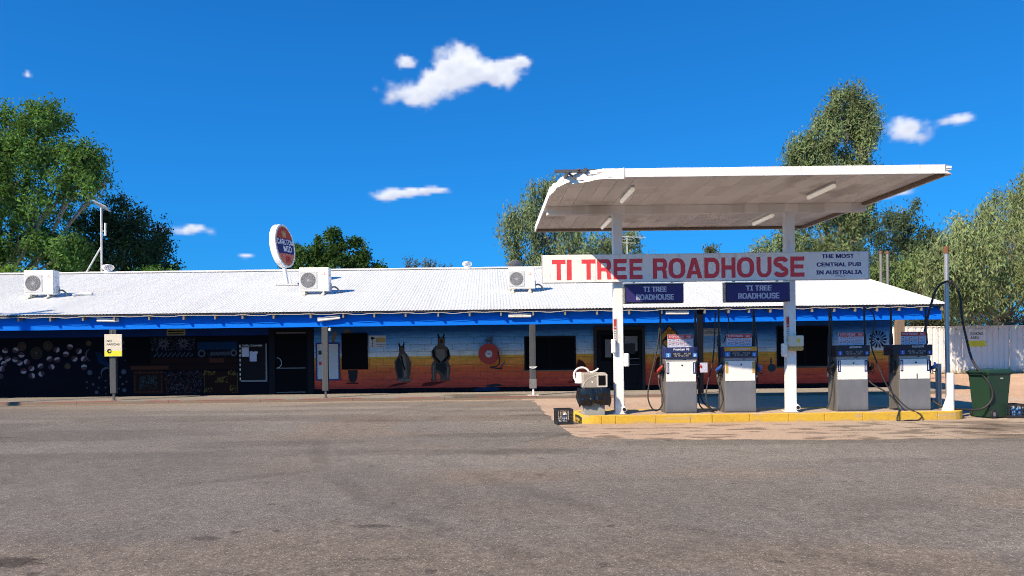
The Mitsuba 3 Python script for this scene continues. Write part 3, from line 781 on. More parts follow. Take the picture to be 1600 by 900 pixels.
part(t, 'frame', [box(-5.95, -5.90, WY - 0.045, WY - 0.004, 0.57, 1.87), box(-5.18, -5.13, WY - 0.045, WY - 0.004, 0.57, 1.87), box(-5.90, -5.18, WY - 0.045, WY - 0.004, 1.82, 1.87), box(-5.90, -5.18, WY - 0.045, WY - 0.004, 0.57, 0.62)], 'm_navy')
part(t, 'sticker', box(-5.86, -5.70, WY - 0.036, WY - 0.031, 1.46, 1.60), 'm_motifteal')
part(t, 'sticker', box(-5.84, -5.70, WY - 0.036, WY - 0.031, 1.10, 1.22), 'm_red')
t = thing('tour_sign', 'small white sign with a windmill picture between the hatch and the kangaroos', 'sign')
part(t, 'plate', box(-4.13, -3.55, WY - 0.022, WY - 0.004, 1.66, 2.09), 'm_lightgrey')
part(t, 'picture', [box(-4.02, -4.005, WY - 0.027, WY - 0.0225, 1.70, 1.98), upright(disc(-4.01, 2.0, 0.05), WY - 0.0225, 0.0045), box(-3.96, -3.91, WY - 0.027, WY - 0.0225, 1.98, 2.02)], 'm_roodark')
part(t, 'yellow_patch', box(-3.89, -3.57, WY - 0.027, WY - 0.0225, 1.86, 2.01), 'm_gold')
part(t, 'text_line', [box(-3.88, -3.58, WY - 0.027, WY - 0.0225, 1.765, 1.785), box(-3.84, -3.62, WY - 0.027, WY - 0.0225, 1.715, 1.73)], 'm_midgrey')

t = thing('fire_hose_reel', 'red fire hose reel on the painted wall right of the kangaroos', 'hose reel')
rot = trimesh.transformations.rotation_matrix(math.pi / 2, [1, 0, 0])


def wheel(prof, x, y, z, n=36):
    m = trimesh.creation.revolve(np.array(prof, float), sections=n)
    m.apply_transform(rot)
    m.apply_translation([x, y, z])
    return m


part(t, 'drum', wheel([(0, 0.0), (0.34, 0.0), (0.355, 0.012), (0.355, 0.028), (0.34, 0.035), (0.30, 0.030), (0.11, 0.045), (0.0, 0.045)], -0.03, WY - 0.20, 1.42), 'm_paintred', 30)
part(t, 'hose', wheel([(0.2, -0.13), (0.33, -0.13), (0.335, -0.1), (0.325, -0.07), (0.335, -0.04), (0.33, -0.002), (0.2, -0.002)], -0.03, WY - 0.20, 1.42), 'm_rubber', 30)
part(t, 'hub', wheel([(0, 0.046), (0.115, 0.046), (0.12, 0.056), (0.09, 0.066), (0, 0.070)], -0.03, WY - 0.20, 1.42), 'm_lightgrey', 30)
part(t, 'hub_lettering', lettering('FIRE', -0.10, 0.04, 1.40, 1.45, WY - 0.272), 'm_paintred')
part(t, 'wall_bracket', [box(-0.08, 0.02, WY - 0.07, WY - 0.004, 1.2, 1.64)], 'm_darksteel')
part(t, 'back_plate', wheel([(0, -0.14), (0.34, -0.14), (0.35, -0.135), (0.0, -0.132)], -0.03, WY - 0.20, 1.42), 'm_paintred')
part(t, 'valve', [cyl((-0.12, WY - 0.1, 1.86), (0.1, WY - 0.1, 1.86), 0.03), cyl((0.05, WY - 0.1, 1.72), (0.05, WY - 0.1, 2.0), 0.028), cyl((-0.02, WY - 0.1, 1.96), (0.12, WY - 0.1, 1.96), 0.022)] + [wheel([(0.03, -0.01), (0.06, -0.01), (0.06, 0.01), (0.03, 0.01)], -0.1, WY - 0.14, 1.88, 12)], 'm_darksteel')
part(t, 'nozzle_hose', tube([(0.30, WY - 0.26, 1.5), (0.33, WY - 0.28, 1.25), (0.24, WY - 0.25, 1.0), (0.0, WY - 0.2, 0.97), (0.12, WY - 0.22, 0.94), (0.38, WY - 0.2, 0.95)], 0.022, 8), 'm_rubber', True)
part(t, 'supply_pipe', tube([(0.43, WY - 0.04, 2.36), (0.43, WY - 0.04, 1.0), (0.36, WY - 0.08, 0.93)], 0.014, 8, steps=2), 'm_blue', True)

t = thing('diamond_sign', 'amber diamond warning sign with a black kangaroo on the painted wall behind the pumps', 'sign')
dm = Polygon([(6.16, 1.44), (6.58, 1.88), (6.16, 2.33), (5.74, 1.88)]).buffer(-0.03).buffer(0.03, quad_segs=4)
part(t, 'plate', upright(dm, WY - 0.004, 0.012), 'm_black')
part(t, 'face', upright(dm.buffer(-0.03), WY - 0.0165, 0.003), 'm_amber')
roo = unary_union([Polygon([(5.92, 1.80), (6.05, 1.97), (6.2, 2.04), (6.32, 2.0), (6.38, 1.94), (6.28, 1.94), (6.2, 1.9), (6.22, 1.78), (6.12, 1.66), (6.1, 1.74), (6.04, 1.82), (5.96, 1.76), (5.88, 1.66)]), LineString([(6.2, 1.9), (6.28, 1.84)]).buffer(0.014)])
part(t, 'kangaroo_mark', upright(roo, WY - 0.0200, 0.002), 'm_black')
part(t, 'lettering', lettering('SLOW', 6.05, 6.28, 2.10, 2.17, WY - 0.0200, 0.002), 'm_black')
t = thing('price_sign', 'small white three-line sign on the painted wall between the first two pumps', 'sign')
part(t, 'plate', box(7.33, 7.90, WY - 0.02, WY - 0.004, 1.93, 2.2), 'm_lightgrey')
part(t, 'stripe', [box(7.33, 7.90, WY - 0.026, WY - 0.0205, 2.14, 2.16), box(7.33, 7.90, WY - 0.026, WY - 0.0205, 2.02, 2.06), box(7.42, 7.7, WY - 0.026, WY - 0.0205, 2.085, 2.11)], 'm_midgrey')

SETBACK[0] = False
t = thing('parking_sign', 'cream and yellow NO PARKING sign on the leftmost verandah post', 'sign')
part(t, 'plate', box(-12.22, -11.66, 24.36, 24.385, 1.50, 2.21, 0.006), 'm_cream')
part(t, 'yellow_band', box(-12.21, -11.67, 24.3565, 24.3598, 1.51, 1.68), 'm_brightyellow')
part(t, 'lettering', lettering('NO', -12.14, -11.98, 1.96, 2.03, 24.3598), 'm_black')
part(t, 'lettering', lettering('PARKING', -12.14, -11.73, 1.85, 1.92, 24.3598), 'm_black')
part(t, 'emblem', [upright(disc(-12.06, 1.67, 0.075).difference(disc(-12.05, 1.67, 0.03)), 24.3560, 0.002)], 'm_black')
part(t, 'hanger', [cyl((-12.0, 24.37, 2.2), (-12.0, 24.43, 2.34), 0.008), cyl((-11.88, 24.37, 2.2), (-11.88, 24.43, 2.34), 0.008)], 'm_darksteel')


def lamp(name, label, cat, a, b, grp=None, up=0.05, glow=0.0):
    t = thing(name, label, cat, grp)
    a, b = np.array(a, float), np.array(b, float)
    d = (b - a) / np.linalg.norm(b - a)
    part(t, 'diffuser', tube([a, a + d * 0.015, b - d * 0.015, b], [0.03, 0.042, 0.042, 0.03], 12, spline=False), 'm_tube', 40, **({'emitter': {'type': 'area', 'radiance': {'type': 'rgb', 'value': [glow, glow * 0.9, glow * 0.74]}}} if glow else {}))
    bt = box(-0.035, 0.035, 0, np.linalg.norm(b - a), 0.036, 0.036 + up, 0.005)
    y = d
    x = np.cross(y, [0, 0, 1.0])
    x /= np.linalg.norm(x)
    z = np.cross(x, y)
    M = np.eye(4)
    M[:3, 0], M[:3, 1], M[:3, 2], M[:3, 3] = x, y, z, a
    bt.apply_transform(M)
    part(t, 'housing', bt, 'm_lightgrey')
    return t


VG = 'fluorescent lamps under the verandah eave'
lamp('fluorescent_lamp', 'white tube lamp under the eave just left above the NO PARKING sign', 'lamp', (-12.43, 24.34, 2.64), (-11.74, 24.34, 2.63), VG)
lamp('fluorescent_lamp', 'crooked white tube lamp under the eave above the second verandah post', 'lamp', (-5.43, 24.34, 2.56), (-4.72, 24.34, 2.64), VG)
lamp('fluorescent_lamp', 'white tube lamp under the eave above the window post', 'lamp', (0.61, 24.34, 2.62), (1.33, 24.34, 2.62), VG)
lamp('fluorescent_lamp', 'white tube lamp under the eave above the amber diamond sign', 'lamp', (5.59, 24.34, 2.65), (6.33, 24.34, 2.65), VG)
single('bulkhead_lamp', lathe([(0, -0.06), (0.035, -0.045), (0.045, 0.0), (0.035, 0.045), (0, 0.06)], 16, (-5.06, 24.36, 2.27)), 'm_tube', 'small white globe lamp right of the second verandah post top', 'lamp', None, True)

# ------------------------------------------------------------------ on the roof
def aircon(x0, z0, yf, w, h, label, rings=8):
    t = thing('air_conditioner', label, 'air conditioner', 'air conditioners on the white roof')
    x1, z1, y1 = x0 + w, z0 + h, yf + 0.40
    part(t, 'casing', box(x0, x1, yf, y1, z0, z1, 0.018), 'm_white')
    s = min(h * 0.68, w * 0.62)
    cx, cz = x0 + 0.04 * w + s / 2, z0 + h * 0.12 + s / 2
    part(t, 'fan_recess', box(cx - s / 2, cx + s / 2, yf - 0.006, yf - 0.001, cz - s / 2, cz + s / 2), 'm_midgrey')
    part(t, 'fan_frame', upright(sbox(cx - s / 2 - 0.015, cz - s / 2 - 0.015, cx + s / 2 + 0.015, cz + s / 2 + 0.015).difference(disc(cx, cz, s * 0.47, 40)), yf - 0.007, 0.012), 'm_lightgrey')
    gr = [upright(disc(cx, cz, s * 0.46 * (k + 1) / rings + 0.005, 32).difference(disc(cx, cz, s * 0.46 * (k + 1) / rings - 0.005, 32)), yf - 0.012, 0.008) for k in range(rings)]
    for k in range(12):
        a = math.pi * k / 12
        gr.append(upright(LineString([(cx - s * 0.46 * math.cos(a), cz - s * 0.46 * math.sin(a)), (cx + s * 0.46 * math.cos(a), cz + s * 0.46 * math.sin(a))]).buffer(0.004, cap_style=2), yf - 0.0125, 0.009))
    part(t, 'fan_grille', gr, 'm_grey')
    part(t, 'emblem', upright(unary_union([Polygon([(x1 - 0.18, z1 - 0.22), (x1 - 0.16, z1 - 0.17), (x1 - 0.14, z1 - 0.22)]), sbox(x1 - 0.23, z1 - 0.26, x1 - 0.09, z1 - 0.24)]), yf - 0.0015, 0.003), 'm_orange')
    part(t, 'side_handle', [box(x1 + 0.001, x1 + 0.012, yf + 0.12, yf + 0.28, z0 + h * 0.66, z0 + h * 0.72), box(x1 + 0.001, x1 + 0.04, yf + 0.2, yf + 0.36, z0 + 0.06, z0 + 0.3, 0.006)], 'm_lightgrey')
    for q in (x0 + 0.16 * w, x0 + 0.80 * w):
        zz0, zz1 = roofz(yf - 0.12), roofz(y1 + 0.1)
        f = box(q - 0.05, q + 0.05, yf - 0.12, y1 + 0.1, 0, 0.05)
        f.vertices[:, 2] += zz0 + (f.vertices[:, 1] - yf + 0.12) / (y1 - yf + 0.22) * (zz1 - zz0) + 0.008
        part(t, 'foot', [f, box(q - 0.03, q + 0.03, yf + 0.02, yf + 0.08, roofz(yf) + 0.02, z0 - 0.002), box(q - 0.03, q + 0.03, y1 - 0.08, y1 - 0.02, roofz(y1) + 0.02, z0 + 0.002)], 'm_cream')
    r = roofz(yf + 0.3)
    part(t, 'pipe', tube([(x1 + 0.03, yf + 0.28, z0 + 0.14), (x1 + 0.2, yf + 0.3, z0 + 0.14), (x1 + 0.32, yf + 0.32, r + 0.06), (x1 + 0.36, yf + 0.45, r + 0.03)], 0.03, 8), 'm_midgrey', True)


aircon(-16.47, 3.70, 27.2, 1.05, 0.87, 'white air conditioner at the left end of the roof, below the solar mast')
aircon(-6.72, 3.70, 27.2, 1.06, 0.85, 'white air conditioner on the roof just right of the oval sign')
aircon(0.69, 3.70, 27.2, 0.95, 0.76, 'white air conditioner on the roof left of the big red lettered sign')
single('roof_conduit', tube([(-14.9, 27.5, roofz(27.5) + 0.05), (-14.6, 27.7, roofz(27.7) + 0.06), (-14.3, 27.7, roofz(27.7) + 0.06)], 0.05, 8), 'm_sheetwhite', 'short white pipe stub on the roof right of the leftmost air conditioner', 'pipe', None, True)


def place(mesh_list, M):
    m = join(mesh_list).copy()
    m.apply_transform(M)
    return m


t = thing('oval_sign', 'white rimmed oval beer sign, red and blue face, on a short pole on the roof', 'sign')
th = math.radians(68)
M = np.eye(4)
lean = math.radians(-7)
u0, v0 = np.array([math.cos(th), math.sin(th), 0]), np.array([math.sin(lean), 0, math.cos(lean)])
n0 = np.array([math.sin(th), -math.cos(th), 0])
M[:3, 0], M[:3, 1], M[:3, 2], M[:3, 3] = u0, v0, n0, (-7.80, 29.5, 5.62)
ov = affinity.scale(disc(0, 0, 1, 64), 0.60, 0.84)
part(t, 'body', place([extr(ov, 0.27)], M @ trimesh.transformations.translation_matrix([0, 0, -0.27])), 'm_white', 40)
fa = affinity.scale(disc(0, 0, 1, 64), 0.53, 0.77)
L = lambda poly, z, d=0.004: place([extr(poly, d)], M @ trimesh.transformations.translation_matrix([0, 0, z]))
part(t, 'face_border', L(fa, 0.001), 'm_gold')
fb = fa.buffer(-0.03)
part(t, 'face_top', L(fb.intersection(sbox(-1, 0.28, 1, 1)), 0.006), 'm_paintred')
part(t, 'face_band', L(fb.intersection(sbox(-1, -0.30, 1, 0.278)), 0.006), 'm_navy')
part(t, 'face_bottom', L(fb.intersection(sbox(-1, -1, 1, -0.302)), 0.006), 'm_orange')
part(t, 'red_roundel', L(disc(0.05, -0.52, 0.15).intersection(fb), 0.011), 'm_paintred')
part(t, 'gold_crest', L(unary_union([sbox(-0.10, 0.33, 0.10, 0.47), Polygon([(-0.14, 0.47), (-0.1, 0.6), (-0.04, 0.5), (0.0, 0.66), (0.05, 0.5), (0.1, 0.6), (0.14, 0.47)])]), 0.011), 'm_gold')


def face_text(s, x0, x1, z0, z1):
    m = meshkit.text_mesh(s, 1.0, 1.0, True)
    lo, hi = m.bounds
    m.apply_translation(-lo)
    m.apply_scale([(x1 - x0) / (hi - lo)[0], (z1 - z0) / (hi - lo)[1], 0.006])
    m.apply_translation([x0, z0, 0.011])
    m.apply_transform(M)
    return m


part(t, 'lettering', face_text('CARLTON', -0.49, 0.49, 0.05, 0.26), 'm_white')
part(t, 'lettering', face_text('MID', -0.14, 0.36, -0.22, 0.01), 'm_white')
part(t, 'pole', [cyl((-7.72, 29.42, roofz(29.4)), (-7.86, 29.5, 4.86), 0.075), cyl((-7.56, 29.46, roofz(29.4)), (-7.66, 29.5, 4.5), 0.03)], 'm_white', 40)
part(t, 'base_rail', [box(-8.15, -7.3, 29.3, 29.55, roofz(29.4) - 0.0, roofz(29.4) + 0.06)], 'm_lightgrey')


def whirly(x, label, s=1.0):
    t = thing('roof_ventilator', label, 'ventilator', 'spinning roof ventilators on the ridge')
    z = roofz(RY)
    part(t, 'collar', lathe([(0.17 * s, -0.1), (0.17 * s, 0.10), (0.14 * s, 0.12), (0, 0.12)], 20, (x, RY, z)), 'm_sheetwhite', 30)
    V = []
    for k in range(18):
        a0 = 2 * math.pi * k / 18
        prof = [(0.15, 0.12), (0.235, 0.18), (0.25, 0.26), (0.20, 0.345), (0.06, 0.385)]
        fin = np.array([[r * s * math.cos(a0 + i * 0.09 + j * 0.20), r * s * math.sin(a0 + i * 0.09 + j * 0.20), h * s] for j in (0, 1) for i, (r, h) in enumerate(prof)])
        fin[5:, :2] *= 0.90
        V.append(trimesh.Trimesh(fin + [x, RY, z], [f for i in range(4) for f in ([i, i + 1, i + 6], [i, i + 6, i + 5])], process=False))
    part(t, 'vanes', V, 'm_sheetwhite')
    part(t, 'top_cap', lathe([(0, 0.40 * s), (0.08 * s, 0.385 * s), (0.085 * s, 0.37 * s), (0, 0.365 * s)], 16, (x, RY, z)), 'm_sheetwhite')


whirly(-16.5, 'white turbine ventilator on the ridge at the foot of the solar mast')
whirly(-0.93, 'white turbine ventilator on the ridge left of the dark satellite dish', 0.85)
t = thing('satellite_dish', 'dark satellite dish rising behind the ridge above an air conditioner', 'satellite dish')
m = lathe([(0.0, 0.0), (0.2, 0.02), (0.36, 0.07), (0.37, 0.085), (0.2, 0.032), (0, 0.012)], 28)
m.apply_transform(trimesh.transformations.rotation_matrix(math.radians(-58), [1, 0.35, 0]))
m.apply_translation([1.16, 33.75, 5.08])
part(t, 'reflector', m, 'm_midgrey', 30)
part(t, 'pole', cyl((1.16, 33.78, roofz(33.78) - 0.02), (1.16, 33.78, 5.08), 0.03), 'm_darksteel')
part(t, 'arm', cyl((1.16, 33.7, 4.9), (1.1, 33.3, 5.22), 0.012), 'm_darksteel')
t = thing('solar_mast', 'thin steel mast with a small tilted solar panel over the left roof end', 'mast')
part(t, 'pole', cyl((-16.87, 33.5, roofz(33.5) - 0.02), (-16.87, 33.5, 7.92), 0.045), 'm_lightgrey', 40)
part(t, 'brace', cyl((-17.62, 33.5, roofz(33.5) - 0.02), (-16.9, 33.5, 6.2), 0.035), 'm_lightgrey', 40)
m = box(-0.33, 0.33, -0.28, 0.28, -0.02, 0.02)
m.apply_transform(trimesh.transformations.rotation_matrix(math.radians(26), [0, 1, 0]) @ trimesh.transformations.rotation_matrix(math.radians(-16), [1, 0, 0]))
m.apply_translation([-16.85, 33.5, 8.0])
part(t, 'solar_panel', m, 'm_solar')
part(t, 'aerial', [cyl((-16.70, 33.5, 6.7), (-16.70, 33.5, 7.25), 0.04), cyl((-16.87, 33.5, 6.9), (-16.70, 33.5, 6.9), 0.012)], 'm_white')
t = thing('television_antenna', 'white television antenna behind the left canopy post', 'antenna')
part(t, 'mast', cyl((5.42, 30, roofz(30)), (5.42, 30, 5.92), 0.018), 'm_lightgrey')
part(t, 'boom', cyl((5.14, 29.9, 5.88), (6.2, 30.2, 5.88), 0.012), 'm_lightgrey')
for k in range(7):
    x = 5.18 + 0.16 * k
    part(t, 'element', cyl((x - 0.08, 29.6 + 0.045 * k, 5.88 - 0.03 * (k % 2)), (x + 0.08, 30.2 + 0.045 * k, 5.88 - 0.03 * (k % 2)), 0.008, n=6), 'm_lightgrey')
part(t, 'reflector_bar', [cyl((5.2, 29.7, 5.62), (5.75, 29.9, 5.62), 0.01), cyl((5.15, 29.7, 5.75), (5.6, 29.9, 5.75), 0.01)], 'm_lightgrey')
GP = 'pair of dark pipes beyond the right end of the roof'
for x, lb in ((15.83, 'left dark standing pipe of the pair beyond the right end of the roof'), (16.10, 'right dark standing pipe of the pair beyond the right end of the roof')):
    t = thing('standing_pipe', lb, 'pipe', GP)
    part(t, 'pipe', cyl((x, 31, -0.02), (x, 31, 5.22), 0.055), 'm_midgrey', 40)
    part(t, 'cap', lathe([(0, 0.12), (0.07, 0.06), (0.075, 0.0), (0, 0)], 12, (x, 31, 5.22)), 'm_rust')
single('roof_puddle_pipe', cyl((14.9, 34, 0), (14.9, 34, 0.4), 0.03), 'm_midgrey', 'short pipe stub behind the building', 'pipe') if False else None

# ------------------------------------------------------------------ the canopy over the pumps
CX0, CX1, CY0, CY1, FB, FT, SF = 1.22, 8.27, 13.6, 20.1, 4.65, 4.81, 4.72
cn = thing('fuel_canopy', 'white flat canopy over the pumps on two posts, its front left corner torn', 'canopy')
for i, x in enumerate((2.82, 6.58)):
    po = part(cn, 'post', box(x - 0.1, x + 0.1, 16.72, 16.92, 0.17, 4.532, 0.012), 'm_paint')
    part(po, 'base_plate', box(x - 0.14, x + 0.14, 16.70, 16.95, 0.176, 0.19), 'm_paint')
    part(po, 'drain_pipe', [tube([(x + 0.08, 16.72, 0.32), (x + 0.08, 16.68, 0.29), (x + 0.08, 16.62, 0.28)], 0.05, 12)], 'm_paint', 40)
    part(po, 'drain_mouth', cyl((x + 0.08, 16.6205, 0.28), (x + 0.08, 16.614, 0.28), 0.038, n=16), 'm_black')
part(cn, 'beam', box(CX0 + 0.07, CX1 - 0.03, 16.72, 16.92, 4.53, SF - 0.003, 0.008), 'm_soffit')
cut = Polygon([(CX0 - 1, 15.0), (CX0 + 0.03, 15.0), (CX0 + 0.10, 14.45), (CX0 + 0.20, 14.12), (CX0 + 0.36, 13.84), (CX0 + 0.62, CY0 + 0.04), (CX0 + 0.62, CY0 - 1), (CX0 - 1, CY0 - 1)])
pw = 0.29
nP = int(math.ceil((CX1 - CX0 - 0.06) / pw))
for i in range(nP):
    for a, b in ((CY0 + 0.04, 16.815), (16.825, CY1 - 0.04)):
        q = sbox(CX0 + 0.03 + i * pw + 0.004, a, min(CX0 + 0.03 + (i + 1) * pw - 0.004, CX1 - 0.03), b).difference(cut)
        if q.area > 0.003:
            z = SF + random.uniform(0, 0.004)
            part(cn, 'soffit_panel', flat(q, z, z + 0.012), 'm_soffit')
deck = sbox(CX0 + 0.03, CY0 + 0.03, CX1 - 0.03, CY1 - 0.03).difference(cut.buffer(0.1))
part(cn, 'roof_deck', flat(deck, FT - 0.06, FT - 0.02), 'm_paint')
part(cn, 'fascia', box(CX0 + 0.9, CX1 - 0.16, CY0, CY0 + 0.03, FB, FT, 0.004), 'm_paint', label='front fascia of the canopy')
part(cn, 'fascia', box(CX0 + 0.031, CX1 - 0.031, CY1 - 0.03, CY1, FB, FT, 0.004), 'm_paint', label='rear fascia of the canopy')
part(cn, 'fascia', box(CX1 - 0.03, CX1, CY0 + 0.2, CY1, FB, FT, 0.004), 'm_paint', label='right fascia of the canopy')
part(cn, 'fascia', box(CX0, CX0 + 0.03, 15.1, CY1, FB, FT, 0.004), 'm_paint', label='left fascia of the canopy')


part(cn, 'edge_trim', [box(CX0 + 0.04, CX1 - 0.14, CY1 - 0.12, CY1 - 0.035, FB + 0.012, SF - 0.003)], 'm_trimbrown')
part(cn, 'edge_trim', [box(CX1 - 0.13, CX1 - 0.035, CY0 + 0.25, CY1 - 0.035, FB + 0.012, SF - 0.003)], 'm_trimbrown')


def crumple(path, h0, h1, n, m, amp, seed, curl=0.0, thick=0.012):
    """Torn sheet: a strip along a path (x, y, lift), dented by noise."""
    p = np.array(path, float)
    tt = np.r_[0, np.cumsum(np.linalg.norm(np.diff(p[:, :2], axis=0), axis=1))]
    u = np.linspace(0, tt[-1], n + 1)
    cx = np.array([np.interp(u, tt, p[:, k]) for k in range(3)]).T
    d = np.gradient(cx[:, :2], axis=0)
    nn = np.stack([d[:, 1], -d[:, 0]], 1)
    nn /= np.linalg.norm(nn, axis=1, keepdims=True) + 1e-9
    V = []
    rng = np.random.default_rng(seed)
    ph = rng.uniform(0, 9, 3)
    for j in range(m + 1):
        s = j / m
        for i in range(n + 1):
            w = math.sin(math.pi * i / n) ** 0.5
            k = meshkit.fbm(np.array([[u[i] * 5 + ph[0], s * 2.2 + ph[1], ph[2]]]), 3, seed)[0] - 0.5
            k2 = meshkit.fbm(np.array([[u[i] * 4 + ph[1], s * 2.0 + ph[2], ph[0] + 7]]), 3, seed + 3)[0] - 0.5
            off = (k * amp * 2 - curl * (s ** 2)) * w
            V.append([cx[i, 0] + nn[i, 0] * off, cx[i, 1] + nn[i, 1] * off, h0 + (h1 - h0) * s + cx[i, 2] + k2 * amp * 1.3 * w])
    V = np.array(V)
    F = []
    for j in range(m):
        for i in range(n):
            a = j * (n + 1) + i
            F += [[a, a + 1, a + n + 2], [a, a + n + 2, a + n + 1]]
    return trimesh.Trimesh(V, F, process=False)


part(cn, 'torn_fascia', crumple([(CX0 + 0.006, 15.12, 0), (CX0 + 0.025, 14.75, 0.0), (CX0 + 0.085, 14.4, 0.01), (CX0 + 0.18, 14.1, 0.0), (CX0 + 0.33, 13.85, 0.02), (CX0 + 0.56, 13.68, 0.0), (CX0 + 0.92, CY0 + 0.008, 0)], FB - 0.02, FT, 60, 7, 0.075, 5, 0.05), 'm_paint', 25,
     label='crumpled torn metal at the canopy front left corner')
part(cn, 'torn_fascia', crumple([(CX0 + 0.28, 13.9, -0.02), (CX0 + 0.5, 13.70, -0.02), (CX0 + 0.85, 13.61, 0.01), (CX0 + 1.2, CY0 - 0.012, 0)], FB - 0.03, FT + 0.01, 34, 5, 0.06, 17, 0.1), 'm_paint', 25)
part(cn, 'torn_fascia', crumple([(CX1 - 0.17, CY0 + 0.006, 0), (CX1 - 0.06, CY0 + 0.03, -0.02), (CX1 + 0.0, CY0 + 0.09, -0.01), (CX1 - 0.01, CY0 + 0.21, 0)], FB, FT, 26, 5, 0.07, 23, 0.03), 'm_paint', 25, label='bent metal at the canopy front right corner')
part(cn, 'exposed_purlin', [box(CX0 - 0.02, CX0 + 1.15, 13.72, 13.78, FT - 0.03, FT + 0.02), box(CX0 + 0.18, CX0 + 0.24, 13.65, 15.0, FT - 0.05, FT - 0.001), box(CX0 + 0.5, CX0 + 0.55, 13.64, 14.5, FT - 0.05, FT + 0.03),
                            cyl((CX0 + 0.2, 13.8, FT), (CX0 + 0.36, 13.7, FT - 0.16), 0.02, n=6)], 'm_darksteel')
part(cn, 'exposed_purlin', [cyl((CX0 + 0.08, 14.7, FT - 0.02), (CX0 + 0.42, 13.82, FT - 0.03), 0.022, n=6), cyl((CX0 + 0.48, 13.95, FT - 0.12), (CX0 + 0.4, 13.7, FT + 0.02), 0.018, n=6)], 'm_rust')
for k, x in enumerate((3.35, 5.1, 7.3, 7.75, 8.02)):
    part(cn, 'roof_bolt', cyl((x, CY0 + 0.12, FT - 0.02), (x, CY0 + 0.12, FT + 0.03), 0.02, n=8), 'm_rust')
part(cn, 'broken_wire', tube([(6.62, CY0 + 0.1, FT - 0.02), (6.62, CY0 + 0.1, FT + 0.12), (6.66, CY0 + 0.1, FT + 0.24)], 0.006, 5), 'm_darksteel')

CG = 'tube lamps on the canopy soffit'
lamp('soffit_lamp', 'tube lamp on the canopy soffit, front left', 'lamp', (2.76, 14.6, SF - 0.08), (2.76, 15.85, SF - 0.08), CG, 0.042, 0.055)
lamp('soffit_lamp', 'tube lamp on the canopy soffit, rear left', 'lamp', (2.88, 18.1, SF - 0.08), (2.88, 19.4, SF - 0.08), CG, 0.042, 0.055)
lamp('soffit_lamp', 'tube lamp on the canopy soffit, front right', 'lamp', (6.55, 14.5, SF - 0.08), (6.55, 15.7, SF - 0.08), CG, 0.042, 0.055)
lamp('soffit_lamp', 'tube lamp on the canopy soffit, rear right', 'lamp', (6.6, 17.8, SF - 0.08), (6.6, 19.1, SF - 0.08), CG, 0.042, 0.055)

